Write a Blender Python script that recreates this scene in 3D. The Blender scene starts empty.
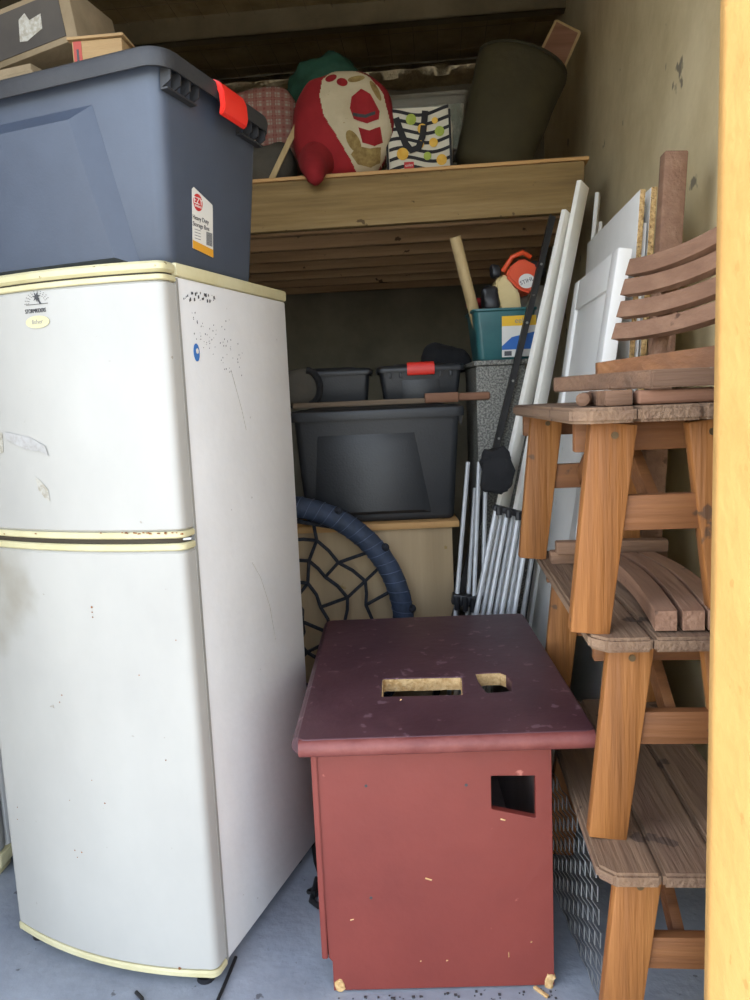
import bpy, bmesh, math, random
from mathutils import Vector, Matrix, noise
from math import sin, cos, pi, radians, hypot
random.seed(7)
S = bpy.context.scene; COL = S.collection
V = Vector
# ------------------------------------------------------------------ camera maths
F_, P_, RR, H_ = 749.2, radians(7.56), radians(2.48), 1.38
def ray(px, py):
    u, v = px-375, py-500
    u0 = u*cos(RR)-v*sin(RR); v0 = u*sin(RR)+v*cos(RR)
    return (u0, F_*cos(P_)-v0*sin(P_), -F_*sin(P_)-v0*cos(P_))
def at(px, py, Y):
    a = ray(px, py); t = Y/a[1]; return V((a[0]*t, Y, H_+a[2]*t))
def atz(px, py, z):
    a = ray(px, py); t = (z-H_)/a[2]; return V((a[0]*t, a[1]*t, z))
TH = radians(5)
def rm(a, b, z=0): return V((a*cos(TH)+b*sin(TH), -a*sin(TH)+b*cos(TH), z))
# ------------------------------------------------------------------ materials
def lin(h):
    c = [int(h[i:i+2], 16)/255 for i in (0, 2, 4)]
    return tuple((x/12.92 if x <= .04045 else ((x+.055)/1.055)**2.4) for x in c)+(1,)
MATS = {}
def mat(name, c1, c2=None, rough=.6, metal=0, scale=6, stretch=(1, 1, 1), lo=.35, hi=.65, bump=0, bscale=60,
        specks=None, sscale=40, sth=.7, c3=None, spec=.5, alpha=1, trans=0, detail=6, coat=0):
    m = bpy.data.materials.new(name); m.use_nodes = True; n = m.node_tree.nodes; L = m.node_tree.links
    b = n['Principled BSDF']; b.inputs['Roughness'].default_value = rough; b.inputs['Metallic'].default_value = metal
    b.inputs['Specular IOR Level'].default_value = spec; b.inputs['Alpha'].default_value = alpha
    b.inputs['Transmission Weight'].default_value = trans; b.inputs['Coat Weight'].default_value = coat
    tc = n.new('ShaderNodeTexCoord'); mp = n.new('ShaderNodeMapping'); mp.inputs['Scale'].default_value = stretch
    oi = n.new('ShaderNodeObjectInfo'); ad = n.new('ShaderNodeVectorMath'); ad.operation = 'ADD'
    L.new(tc.outputs['Object'], mp.inputs[0])
    ml = n.new('ShaderNodeMath'); ml.operation = 'MULTIPLY'; ml.inputs[1].default_value = 23; L.new(oi.outputs['Random'], ml.inputs[0])
    L.new(mp.outputs[0], ad.inputs[0]); L.new(ml.outputs[0], ad.inputs[1])
    out = None
    if c2:
        nz = n.new('ShaderNodeTexNoise'); nz.inputs['Scale'].default_value = scale; nz.inputs['Detail'].default_value = detail
        nz.inputs['Roughness'].default_value = .62; L.new(ad.outputs[0], nz.inputs['Vector'])
        r = n.new('ShaderNodeValToRGB'); r.color_ramp.elements[0].position = lo; r.color_ramp.elements[1].position = hi
        r.color_ramp.elements[0].color = lin(c1); r.color_ramp.elements[1].color = lin(c2)
        if c3:
            e = r.color_ramp.elements.new((lo+hi)/2); e.color = lin(c3)
        L.new(nz.outputs['Fac'], r.inputs[0]); out = r.outputs[0]
    else:
        rgb = n.new('ShaderNodeRGB'); rgb.outputs[0].default_value = lin(c1); out = rgb.outputs[0]
    if specks:
        n2 = n.new('ShaderNodeTexNoise'); n2.inputs['Scale'].default_value = sscale; n2.inputs['Detail'].default_value = 4
        L.new(tc.outputs['Object'], n2.inputs['Vector'])
        r2 = n.new('ShaderNodeValToRGB'); r2.color_ramp.elements[0].position = sth; r2.color_ramp.elements[1].position = min(1, sth+.03)
        L.new(n2.outputs['Fac'], r2.inputs[0])
        mx = n.new('ShaderNodeMix'); mx.data_type = 'RGBA'; L.new(r2.outputs[0], mx.inputs[0]); L.new(out, mx.inputs[6])
        mx.inputs[7].default_value = lin(specks); out = mx.outputs[2]
    L.new(out, b.inputs['Base Color'])
    if bump:
        n3 = n.new('ShaderNodeTexNoise'); n3.inputs['Scale'].default_value = bscale; n3.inputs['Detail'].default_value = 5
        L.new(mp.outputs[0], n3.inputs['Vector']); bp = n.new('ShaderNodeBump'); bp.inputs['Strength'].default_value = bump
        bp.inputs['Distance'].default_value = .01; L.new(n3.outputs['Fac'], bp.inputs['Height']); L.new(bp.outputs[0], b.inputs['Normal'])
    MATS[name] = m
    return m
def wood(name, c1, c2, c3=None, ax='y', rough=.7, specks=None, sth=.66, bump=.35, sc=9, sscale=14):
    st = {'x': (.12, 2.2, 2.2), 'y': (2.2, .12, 2.2), 'z': (2.2, 2.2, .12)}[ax]
    return mat(name, c1, c2, rough, 0, sc, st, .3, .7, bump, 45, specks, sscale, sth, c3)
M = {}
M['floor'] = mat('painted_concrete', '80868F', '949AA2', .75, 0, 5, bump=.25, bscale=40, specks='5E6066', sscale=26, sth=.68)
M['plaster'] = mat('wall_plaster', 'C6B389', 'DBCAA2', .9, 0, 2.2, bump=.6, bscale=9, specks='857A66', sscale=6, sth=.68)
M['block'] = mat('block_wall', '77705F', '8B8370', .95, 0, 3, bump=.3, bscale=20)
M['yellow'] = mat('yellow_paint', '9C7842', 'A5814A', .75, 0, 6, bump=.6, bscale=25, specks='94713C', sscale=22, sth=.66)
M['foil'] = mat('foil_insulation', '94845F', 'B3A27C', .45, .55, 5, bump=.7, bscale=14)
M['ledge'] = mat('crinkled_foil', 'B0A080', 'D6C8A4', .3, .8, 12, bump=1, bscale=40)
M['steel'] = mat('dull_steel', '7E725A', '94876C', .5, .6, 4)
M['wire'] = mat('ceiling_wire', '8A7C64', None, .5, .6)
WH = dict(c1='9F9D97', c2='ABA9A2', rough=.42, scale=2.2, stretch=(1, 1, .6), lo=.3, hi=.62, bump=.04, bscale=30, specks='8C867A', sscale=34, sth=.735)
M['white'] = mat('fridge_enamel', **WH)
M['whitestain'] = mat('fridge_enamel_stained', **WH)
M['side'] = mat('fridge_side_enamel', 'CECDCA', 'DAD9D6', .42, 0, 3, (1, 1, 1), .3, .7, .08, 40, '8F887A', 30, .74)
M['cream'] = mat('yellowed_plastic', 'BBB288', 'C8C09A', .5, 0, 9, specks='7E6A40', sscale=30, sth=.72)
M['mark'] = mat('black_ink', '3A3A3C', None, .7)
M['darkgap'] = mat('door_seal', '3A3226', None, .8)
M['rust'] = mat('rust_flakes', '6B3D22', '93602F', .9, 0, 60)
M['bin'] = mat('dark_plastic_painted_sheen', '3B4351', '434C5B', .5, 0, 4, bump=.04, bscale=160, spec=.6)  # dark plastic; bluish sky sheen painted into the base colour
M['binblk'] = mat('black_storage_plastic', '25272A', '2C2E31', .42, 0, 4, bump=.1, bscale=120)
M['lid'] = mat('lid_plastic', '28292C', '303133', .55, 0, 6, bump=.1, bscale=90)
M['red'] = mat('red_clip_plastic', 'E0281E', 'EA3A2A', .4, 0, 6)
M['label'] = mat('label_paper', 'DAD8D0', None, .6)
M['orange'] = mat('orange_band', 'D69A2C', None, .6)
M['redink'] = mat('red_ink', 'C22B2B', None, .6)
M['grey'] = mat('grey_ink', '55565A', None, .7)
M['maroon'] = mat('maroon_top_paint', '462A30', '54363B', .42, 0, 5, bump=.15, bscale=30, specks='705258', sscale=30, sth=.645)
M['cabred'] = mat('brick_red_paint', '6E2E27', '7B362D', .5, 0, 2, bump=.15, bscale=26, specks='A8675A', sscale=17, sth=.72)
M['cabedge'] = mat('worn_red_edge', '6B3430', '7C443E', .55, 0, 12, bump=.2)
M['inside'] = mat('cabinet_inside', '6A5E5C', '7C706C', .8, 0, 6)
M['raw'] = mat('raw_chipboard', 'B08A55', 'D3B380', .9, 0, 70, bump=.5, bscale=90)
M['chip'] = mat('chipboard_edge', 'A8824E', 'D9B77F', .9, 0, 90, (1, 1, 1), .4, .6, .6, 120, '6E5330', 110, .62)
M['teak'] = wood('oiled_teak', '6E431D', 'A6703A', '8C5928', 'z', .65, '573A22', .66)
M['teakx'] = wood('teak_crosswise', '6A4222', '8F6036', '7C4F2B', 'x', .65, '553A24', .66)
M['seat'] = wood('weathered_teak', '6A5140', '8A7058', '78604B', 'y', .8, '4E3C30', .64, .6)
M['seatx'] = wood('weathered_teak_crosswise', '6A4F3C', '8B6C52', '7A5C46', 'x', .8, 'A39684', .68, .6)
M['edge'] = wood('worn_seat_edge', '5B4636', '84664A', '6E5340', 'x', .8, '958570', .60, .8, sscale=24)
M['slat'] = wood('slat_teak', '7A5A46', '9A7860', '8A6852', 'y', .75, '5A4030', .66, .5)
M['endg'] = mat('end_grain', '7E5236', '9C6C48', .8, 0, 60, bump=.5, bscale=100)
M['beam'] = wood('weathered_pine', '6E5735', 'A88E62', '8F7549', 'x', .85, '5E4A2E', .66, .6, 7)
M['joist'] = wood('pine_joist', '94744F', 'CDAA80', 'B08E68', 'x', .85, '5A442E', .68, .4, 5)
M['ply'] = wood('plywood', 'A18A68', 'B8A07C', 'AD9572', 'z', .75, '9A8050', .72, .1, 3)
M['plyedge'] = wood('pine_edging', 'B98B55', 'CDA36A', None, 'x', .7)
M['stick'] = mat('pale_wood_pole', 'AE9568', 'C0A87A', .7, 0, 12, (3, 3, .3))
M['greywood'] = wood('grey_wood', '70604E', '8A7966', None, 'x', .85)
M['brownwood'] = wood('brown_block_wood', '7A543C', '98705A', None, 'x', .8)
M['whitegloss'] = mat('white_melamine', 'E8E6E0', 'F2F0EB', .4, 0, 3, specks='C9C4B8', sscale=18, sth=.72)
M['pvc'] = mat('white_plank_plastic', 'F1EDE2', 'F8F5EC', .4, 0, 3)
M['alu'] = mat('aluminium', 'B9BBBC', 'C8CACB', .5, .35, 8)
M['blackpl'] = mat('black_plastic', '17171A', '202024', .45, 0, 20)
M['blackmet'] = mat('black_painted_steel', '1B1A19', '2A2826', .5, .3, 20, specks='6A6560', sscale=40, sth=.72)
M['speck'] = mat('speckled_laminate', '56554F', '8E8C82', .6, 0, 130, (1, 1, 1), .42, .6, detail=2)
M['tub'] = mat('teal_tub_plastic', '2C5C60', '3B7072', .35, 0, 4, alpha=.93)
M['yellowl'] = mat('yellow_label', 'E8B92A', None, .5)
M['bluel'] = mat('blue_label', '2B67B4', None, .5)
M['chorange'] = mat('orange_plastic', 'D2471F', 'DE5628', .45, 0, 6)
M['chcream'] = mat('cream_plastic', 'C9B27C', 'D6C28C', .5, 0, 6)
M['edge2'] = wood('dusty_board', '5B4636', '7D6049', '6E5340', 'x', .8, '8A7A66', .66, .6)
M['greypl'] = mat('grey_plastic', '85837C', '93918A', .5, 0, 6)
M['rope'] = mat('dark_rope', '1E2026', '30323A', .9, 0, 60, bump=.8, bscale=200)
M['ring'] = None
M['mesh'] = mat('galvanised_mesh', '9A9C9C', 'B4B5B4', .45, .6, 30)
M['olive'] = mat('olive_canvas', '352F1A', '423B22', .85, 0, 5, bump=.25, bscale=30)
M['oliveband'] = mat('olive_trim', '2A2615', '332E1C', .85)
M['tarp'] = mat('green_tarp', '2C5446', '3E7060', .6, 0, 6, bump=.5, bscale=12)
M['sackred'] = mat('red_sack_cloth', '86161C', '981E24', .9, 0, 6, bump=.3, bscale=25)
M['sackcream'] = mat('cream_sack_cloth', 'BCAE90', 'CFC2A4', .9, 0, 6, specks='8B6A3C', sscale=40, sth=.7)
M['sackbrown'] = mat('printed_brown', '7A6136', 'A08A55', .9, 0, 30)
M['clear'] = mat('clear_tub_plastic', 'B5B0A2', 'C8C3B6', .25, 0, 6, alpha=.4)
M['paper'] = mat('mixed_papers', '7E7869', 'DAD3C4', .8, 0, 9, c3='7C8E78')
M['toteblk'] = mat('tote_black', '1A191C', None, .7)
M['totewht'] = mat('tote_white', 'CFC8B4', 'D8D2C0', .7, 0, 8)
M['lime'] = mat('lime_print', '8FA23A', 'A9B84F', .7, 0, 30)
M['lemon'] = mat('lemon_print', 'D9A330', 'E6BB4E', .7, 0, 30)
M['card'] = mat('cardboard', '6E5F46', '85745A', .9, 0, 6, bump=.15)
M['cardlt'] = wood('light_wood_box', '8A6E48', '9E8258', None, 'x', .8)
M['carddk'] = mat('dark_printed_card', '3A3530', '474139', .8, 0, 6)
M['cardred'] = mat('red_band_print', '9A4238', None, .8)
M['greycloth'] = mat('grey_cloth', '4A463E', '5A554B', .95, 0, 6, bump=.3)
M['blackcloth'] = mat('black_cloth', '18181A', '222224', .9, 0, 8, bump=.3)
M['ground'] = mat('driveway_concrete', 'B9B4AA', 'C8C3B8', .9, 0, 3)
M['stkblue'] = mat('blue_sticker', '2D62A8', '3A72B6', .5, 0, 10)
M['screw'] = mat('screw_metal', '5A4A34', '6E5C42', .5, .6, 30)
M['cable'] = mat('cable_rubber', '1A1A1C', None, .6)
M['insidebin'] = mat('boxboard_inside', '5A4E3C', None, .9)
def ring_mat():
    m = mat('navy_ring_sleeve', '2A3444', '38445A', .7, 0, 20); n = m.node_tree.nodes; L = m.node_tree.links
    return m
M['ring'] = ring_mat(); M['ringlt'] = mat('ring_sleeve_seam', '4C5870', '5C6880', .7, 0, 20)
def stain():
    m = M['whitestain']; n = m.node_tree.nodes; L = m.node_tree.links; b = n['Principled BSDF']; src = b.inputs['Base Color'].links[0].from_socket
    tc = n.new('ShaderNodeTexCoord'); mp = n.new('ShaderNodeMapping'); mp.inputs['Location'].default_value = (.60*4.5, 0, -1.02*4.5); mp.inputs['Scale'].default_value = (4.5, .5, 4.5)
    L.new(tc.outputs['Object'], mp.inputs[0]); ln = n.new('ShaderNodeVectorMath'); ln.operation = 'LENGTH'; L.new(mp.outputs[0], ln.inputs[0])
    nz = n.new('ShaderNodeTexNoise'); nz.inputs['Scale'].default_value = 9; nz.inputs['Detail'].default_value = 8; L.new(tc.outputs['Object'], nz.inputs['Vector'])
    a = n.new('ShaderNodeMath'); a.operation = 'MULTIPLY_ADD'; a.inputs[1].default_value = -1.6; L.new(nz.outputs['Fac'], a.inputs[0]); a.inputs[2].default_value = .8
    a2 = n.new('ShaderNodeMath'); a2.operation = 'ADD'; L.new(ln.outputs['Value'], a2.inputs[0]); L.new(a.outputs[0], a2.inputs[1])
    r_ = n.new('ShaderNodeValToRGB'); r_.color_ramp.elements[0].position = .2; r_.color_ramp.elements[0].color = (.6, .6, .6, 1); r_.color_ramp.elements[1].position = 1; r_.color_ramp.elements[1].color = (0, 0, 0, 1)
    L.new(a2.outputs[0], r_.inputs[0]); mx = n.new('ShaderNodeMix'); mx.data_type = 'RGBA'; L.new(r_.outputs[0], mx.inputs[0]); L.new(src, mx.inputs[6]); mx.inputs[7].default_value = lin('756A50'); L.new(mx.outputs[2], b.inputs['Base Color'])
stain()
M['scrap'] = mat('torn_sticker_paper', '8F897A', 'ABA79C', .8, 0, 90, (1, 1, 1), .4, .6)
def plaid():
    m = mat('red_plaid', 'A5968A', None, .9); n = m.node_tree.nodes; L = m.node_tree.links
    tc = n.new('ShaderNodeTexCoord'); out = None
    for k, (d, sc, c) in enumerate((('X', 7, '7E2622'), ('Z', 7, '8A3A34'), ('X', 17, '9A6A60'), ('Z', 17, '9A6A60'))):
        w = n.new('ShaderNodeTexWave'); w.wave_type = 'BANDS'; w.bands_direction = d; w.inputs['Scale'].default_value = sc
        L.new(tc.outputs['Object'], w.inputs[0]); r = n.new('ShaderNodeValToRGB'); r.color_ramp.elements[0].position = .55; r.color_ramp.elements[1].position = .65
        L.new(w.outputs['Fac'], r.inputs[0]); mx = n.new('ShaderNodeMix'); mx.data_type = 'RGBA'
        mu = n.new('ShaderNodeMath'); mu.operation = 'MULTIPLY'; mu.inputs[1].default_value = .65; L.new(r.outputs[0], mu.inputs[0])
        L.new(mu.outputs[0], mx.inputs[0]); mx.inputs[7].default_value = lin(c)
        if out: L.new(out, mx.inputs[6])
        else: mx.inputs[6].default_value = lin('A79C8E')
        out = mx.outputs[2]
    L.new(out, n['Principled BSDF'].inputs['Base Color']); return m
M['plaid'] = plaid()
# ------------------------------------------------------------------ objects
def tag(o, label=None, cat=None, group=None, kind=None):
    for k, v in (('label', label), ('category', cat), ('group', group), ('kind', kind)):
        if v: o[k] = v
    return o
def thing(name, label, cat, loc=(0, 0, 0), rotz=0, group=None, kind=None):
    o = bpy.data.objects.new(name, None); COL.objects.link(o); o.location = loc; o.rotation_euler = (0, 0, rotz)
    o.empty_display_size = .05
    return tag(o, label, cat, group, kind)
def obj(name, bm, m, parent=None, smooth=35, label=None, loc=None, rotz=None):
    me = bpy.data.meshes.new(name); bmesh.ops.recalc_face_normals(bm, faces=bm.faces); bm.to_mesh(me); bm.free()
    for p in me.polygons: p.use_smooth = True
    try: me.set_sharp_from_angle(angle=radians(smooth))
    except Exception: pass
    me.materials.append(m if not isinstance(m, str) else M[m])
    o = bpy.data.objects.new(name, me); COL.objects.link(o)
    if parent: o.parent = parent
    if label: o['label'] = label
    if loc is not None: o.location = loc
    if rotz is not None: o.rotation_euler = (0, 0, rotz)
    return o
def meshthing(name, bm, m, label, cat, group=None, kind=None, loc=None, rotz=None, smooth=35):
    o = obj(name, bm, m, None, smooth, None, loc, rotz); return tag(o, label, cat, group, kind)
def B(): return bmesh.new()
def hexa(bm, c, bev=0, seg=2):
    vs = [bm.verts.new(p) for p in c]
    fs = [bm.faces.new([vs[i] for i in q]) for q in ((0, 3, 2, 1), (4, 5, 6, 7), (0, 1, 5, 4), (1, 2, 6, 5), (2, 3, 7, 6), (3, 0, 4, 7))]
    if bev:
        es = list({e for f in fs for e in f.edges}); bmesh.ops.bevel(bm, geom=es, offset=bev, segments=seg, affect='EDGES', profile=.5)
    return bm
def box(bm, lo, hi, bev=0, seg=2):
    x0, y0, z0 = lo; x1, y1, z1 = hi
    return hexa(bm, [V(p) for p in ((x0, y0, z0), (x1, y0, z0), (x1, y1, z0), (x0, y1, z0), (x0, y0, z1), (x1, y0, z1), (x1, y1, z1), (x0, y1, z1))], bev, seg)
def bar(bm, p, q, w, h, up=(0, 0, 1), bev=0, w2=None, h2=None):
    p, q = V(p), V(q); d = (q-p).normalized(); s = d.cross(V(up)).normalized(); u = s.cross(d)
    w2 = w2 or w; h2 = h2 or h
    a = [p-s*w/2-u*h/2, p+s*w/2-u*h/2, p+s*w/2+u*h/2, p-s*w/2+u*h/2]; b = [q-s*w2/2-u*h2/2, q+s*w2/2-u*h2/2, q+s*w2/2+u*h2/2, q-s*w2/2+u*h2/2]
    return hexa(bm, a+b, bev)
def loft(bm, rings, caps=True, closed=True):
    R = [[bm.verts.new(p) for p in r] for r in rings]; n = len(R[0])
    for a, b in zip(R, R[1:]):
        for i in range(n if closed else n-1): bm.faces.new((a[i], a[(i+1) % n], b[(i+1) % n], b[i]))
    if caps: bm.faces.new(R[0][::-1]); bm.faces.new(R[-1])
    return bm
def tube(bm, pts, r, n=8, closed=False):
    pts = [V(p) for p in pts]; rr = r if isinstance(r, (list, tuple)) else [r]*len(pts); rings = []; s = None
    for i, p in enumerate(pts):
        a = pts[i-1] if (i or closed) else pts[0]; b = pts[(i+1) % len(pts)] if (i < len(pts)-1 or closed) else pts[-1]
        d = (b-a).normalized()
        if s is None: s = d.cross(V((0, 0, 1)) if abs(d.z) < .9 else V((1, 0, 0))).normalized()
        s = (s-d*s.dot(d)).normalized(); u = d.cross(s)
        rings.append([p+s*rr[i]*cos(2*pi*k/n)+u*rr[i]*sin(2*pi*k/n) for k in range(n)])
    if closed:
        R = [[bm.verts.new(p) for p in q] for q in rings]
        for j in range(len(R)):
            A, Bq = R[j], R[(j+1) % len(R)]
            for i in range(n): bm.faces.new((A[i], A[(i+1) % n], Bq[(i+1) % n], Bq[i]))
        return bm
    return loft(bm, rings)
def rrect(hx, hy, r, z, n=5, cx=0, cy=0):
    out = []
    for sx, sy, a0 in ((1, 1, 0), (-1, 1, 90), (-1, -1, 180), (1, -1, 270)):
        for k in range(n+1):
            a = radians(a0+90*k/n); out.append(V((cx+sx*(hx-r)+r*cos(a), cy+sy*(hy-r)+r*sin(a), z)))
    return out
def prism(bm, poly, y0, y1, plane='xz', bev=0):
    f = {'xz': lambda p, t: V((p[0], t, p[1])), 'xy': lambda p, t: V((p[0], p[1], t)), 'yz': lambda p, t: V((t, p[0], p[1]))}[plane]
    a = [bm.verts.new(f(p, y0)) for p in poly]; b = [bm.verts.new(f(p, y1)) for p in poly]; n = len(poly)
    fs = [bm.faces.new(a[::-1]), bm.faces.new(b)]+[bm.faces.new((a[i], a[(i+1) % n], b[(i+1) % n], b[i])) for i in range(n)]
    if bev: bmesh.ops.bevel(bm, geom=list({e for f in fs for e in f.edges}), offset=bev, segments=2, affect='EDGES')
    return bm
def plate(outer, holes, th, bev=0):
    """flat plate in xy with holes, centred on z=0; returns bmesh"""
    cu = bpy.data.curves.new('c', 'CURVE'); cu.dimensions = '2D'; cu.fill_mode = 'BOTH'; cu.extrude = th/2-bev; cu.bevel_depth = bev; cu.bevel_resolution = 2
    for poly in [outer]+holes:
        s = cu.splines.new('POLY'); s.points.add(len(poly)-1); s.use_cyclic_u = True
        for i, p in enumerate(poly): s.points[i].co = (p[0], p[1], 0, 1)
    o = bpy.data.objects.new('c', cu); COL.objects.link(o); bpy.context.view_layer.update()
    me = bpy.data.meshes.new_from_object(o.evaluated_get(bpy.context.evaluated_depsgraph_get())); bm = B(); bm.from_mesh(me)
    bpy.data.objects.remove(o); bpy.data.meshes.remove(me); return bm
def text(s, size, m, parent, mtx, name='printed_text', ext=.0004, wide=1, kids=None):
    cu = bpy.data.curves.new('t', 'FONT'); cu.body = s; cu.size = size; cu.extrude = ext; cu.align_x = 'CENTER'; cu.align_y = 'CENTER'
    o = bpy.data.objects.new('t', cu); COL.objects.link(o); bpy.context.view_layer.update()
    me = bpy.data.meshes.new_from_object(o.evaluated_get(bpy.context.evaluated_depsgraph_get())); bm = B(); bm.from_mesh(me)
    bpy.data.objects.remove(o); bpy.data.meshes.remove(me)
    bm.transform(Matrix.Diagonal((wide, 1, 1, 1))); bm.transform(mtx); return obj(name, bm, m, parent)
def frame(o, x, y, z=None):
    """matrix from origin, x axis, y axis"""
    x = V(x).normalized(); y = V(y); y = (y-x*y.dot(x)).normalized(); z = x.cross(y)
    m = Matrix.Identity(4)
    for i in range(3): m[i][0], m[i][1], m[i][2], m[i][3] = x[i], y[i], z[i], o[i]
    return m
def blob(bm, c, r, pw=(1, 1), amp=.02, fr=4, nu=40, nv=26, seed=0, shape=None):
    rings = []
    def sp(v, p): return math.copysign(abs(v)**p, v)
    for j in range(1, nv):
        ph = -pi/2+pi*j/nv; ring = []
        for i in range(nu):
            a = 2*pi*i/nu; p = V((sp(cos(ph), pw[1])*sp(cos(a), pw[0]), sp(cos(ph), pw[1])*sp(sin(a), pw[0]), sp(sin(ph), pw[1])))
            q = V((p.x*r[0], p.y*r[1], p.z*r[2]))
            if shape: q = shape(q, p)
            q += p.normalized()*amp*noise.noise(q*fr+V((seed, seed, 0)))+p.normalized()*amp*.4*noise.noise(q*fr*3+V((seed, 0, 0)))
            ring.append(V(c)+q)
        rings.append(ring)
    return loft(bm, rings)
def struct(name, bm, m, smooth=35):
    return tag(obj(name, bm, m, None, smooth), kind='structure')
def rbox(lo, hi, bev=0):
    bm = B(); box(bm, lo, hi, bev); bm.transform(Matrix.Rotation(-TH, 4, 'Z')); return bm
# ================================================================== SETTING
AW, BB, ZC, AL, BF = .84, 5.85, 3.80, -2.1, 1.24
struct('floor', rbox((AL-.2, .7, -.1), (AW+.2, BB+.2, 0)), 'floor')
bm = B(); box(bm, (-14, -14, -.15), (14, .7, -.02)); bm.transform(Matrix.Rotation(-TH, 4, 'Z')); struct('ground', bm, 'ground')
bm = B(); box(bm, (AW, BF, 0), (AW+.15, BB, ZC+.1)); bm.transform(Matrix.Rotation(-TH, 4, 'Z')); struct('wall_right', bm, 'plaster')
struct('wall_left', rbox((AL-.15, BF, 0), (AL, BB, ZC+.1)), 'block')
struct('wall_back', rbox((AL, BB, 0), (AW, BB+.15, ZC+.1)), 'block')
bm = rbox((.438, .86, 0), (3.6, BF, ZC+.1)); struct('wall_front', bm, 'yellow')
bm = rbox((-4.5, .86, 0), (-1.78, BF, ZC+.1)); box_l = struct('wall_front_left', bm, 'yellow')
bm = rbox((-1.78, .86, 3.25), (.452, BF, ZC+.1)); struct('wall_lintel', bm, 'yellow')
# foil ceiling sagging between purlins
bm = B(); nx, ny = 60, 150; g = []
for j in range(ny+1):
    row = []
    for i in range(nx+1):
        a = AL+(AW-AL)*i/nx; b = BF+(BB-BF)*j/ny
        z = ZC+.02-.035*abs(sin(pi*(b-.25)/.62))**.6-.012*noise.noise(V((a*3, b*6, 0)))
        row.append(bm.verts.new(rm(a, b, z)))
    g.append(row)
for j in range(ny):
    for i in range(nx): bm.faces.new((g[j][i], g[j][i+1], g[j+1][i+1], g[j+1][i]))
struct('ceiling', bm, 'foil', 60)
struct('roof', rbox((AL-.2, .8, ZC+.12), (AW+.2, BB+.2, ZC+.2)), 'steel')
k = 0
for b in (4.05, 4.9):
    bm = rbox((AL, b, ZC-.15), (AW, b+.012, ZC-.01)); 
    bm2 = rbox((AL, b, ZC-.15), (AW, b+.07, ZC-.138)); me = bpy.data.meshes.new('x'); bm2.to_mesh(me); bm.from_mesh(me); bm2.free()
    k += 1; struct('trim_%d' % k, bm, 'steel')
# crinkled foil ledge where the roof meets the back wall
bm = B(); rings = []
for i in range(90):
    a = AL+(AW-AL)*i/89; r = []
    for (db, dz) in ((-.02, .0), (-.12, -.02), (-.17, -.07), (-.15, -.12), (-.08, -.14), (0, -.14)):
        w = noise.noise(V((a*9, db*20, dz*20)))*.018; r.append(rm(a, BB+db+w, ZC-.03+dz+w))
    rings.append(r)
loft(bm, rings, False, False); struct('trim_3', bm, 'ledge', 60)
bm = B()
for i in range(19):
    a = AL+.1+i*.16; tube(bm, [rm(a, b, ZC-.03) for b in (BF, 3, 4.4, BB)], .002, 4)
for i in range(16):
    b = 1.4+i*.3; tube(bm, [rm(AL, b, ZC-.032), rm(AW, b, ZC-.032)], .002, 4)
struct('trim_4', bm, 'wire')
# ================================================================== MEZZANINE SHELF
sh = thing('storage_loft', 'timber loft shelf with weathered pine front beam and rows of joists under its deck', 'shelf', rm(0, 3.53), -TH)
bm = B(); box(bm, (-2.05, 0, 2.17), (.68, .045, 2.385), .004); obj('front_beam', bm, 'beam', sh)
bm = B(); box(bm, (-2.05, -.004, 2.388), (.70, 2.25, 2.403), .001); obj('deck', bm, 'plyedge', sh)
for i in range(7):
    y = .12+i*.31 if i else .1
    bm = B(); box(bm, (-2.05, y, 2.17+.0*i), (.66, y+.045, 2.385), .003); obj('joist', bm, 'joist', sh)
# ================================================================== FRIDGE
FW, FD, FH, FY = .612, .58, 1.695, -.355
FX0, FY0 = -.426, 1.618
fr = thing('refrigerator', 'tall white two-door refrigerator with yellowed cream trim, a storage box on top', 'refrigerator', (FX0, FY0, 0), FY)
def fy(x, y0=0):   # door front profile
    t = (x+FW/2)/(FW/2); return -.045*(1-t*t)+.006+y0
def door_ring(z, g=0, back=.05):
    r = [V((-.001-g, back, z))]
    c = .022
    for k in range(6):
        a = radians(90*k/5); r.append(V((-c+c*cos(a)-g, fy(-c)+c-c*sin(a)+g, z)))
    for i in range(1, 18):
        x = -c-(FW-2*c)*i/18; r.append(V((x, fy(x)+g, z)))
    for k in range(6):
        a = radians(90*k/5); r.append(V((-FW+c-c*sin(a)+g, fy(-FW+c)+c-c*cos(a)+g, z)))
    r.append(V((-FW+.001+g, back, z)))
    return r
def door_bm(z0, z1, g=0, e=.006):
    bm = B(); loft(bm, [door_ring(z0, g+e), door_ring(z0+e, g), door_ring(z1-e, g), door_ring(z1, g+e)]); return bm
ZS = 1.092
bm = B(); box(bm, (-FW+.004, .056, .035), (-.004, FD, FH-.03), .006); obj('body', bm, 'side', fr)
bm = B(); box(bm, (-FW, .056, FH-.03), (.0, FD+.004, FH), .007); obj('top_cap', bm, 'cream', fr)
bm = door_bm(FH-.026, FH-.003); obj('top_trim', bm, 'cream', fr)
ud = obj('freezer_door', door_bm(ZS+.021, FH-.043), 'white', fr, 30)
obj('door_trim', door_bm(FH-.043, FH-.031, -.001, .002), 'cream', ud, 30)
obj('door_trim', door_bm(ZS+.006, ZS+.021, -.001, .003), 'cream', ud, 30)
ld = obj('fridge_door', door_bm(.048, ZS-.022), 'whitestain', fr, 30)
obj('door_trim', door_bm(ZS-.022, ZS-.006, -.001, .003), 'cream', ld, 30)
obj('door_trim', door_bm(.03, .048, -.002, .004), 'cream', ld, 30)
bm = door_bm(ZS-.006, ZS+.006, .008, .001); obj('door_seal', bm, 'darkgap', fr)
obj('door_seal', door_bm(FH-.031, FH-.026, .008, .001), 'darkgap', fr)
bm = B(); box(bm, (-.004, .05, .04), (.0, .058, FH-.035)); obj('side_seam', bm, 'greypl', fr)
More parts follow.
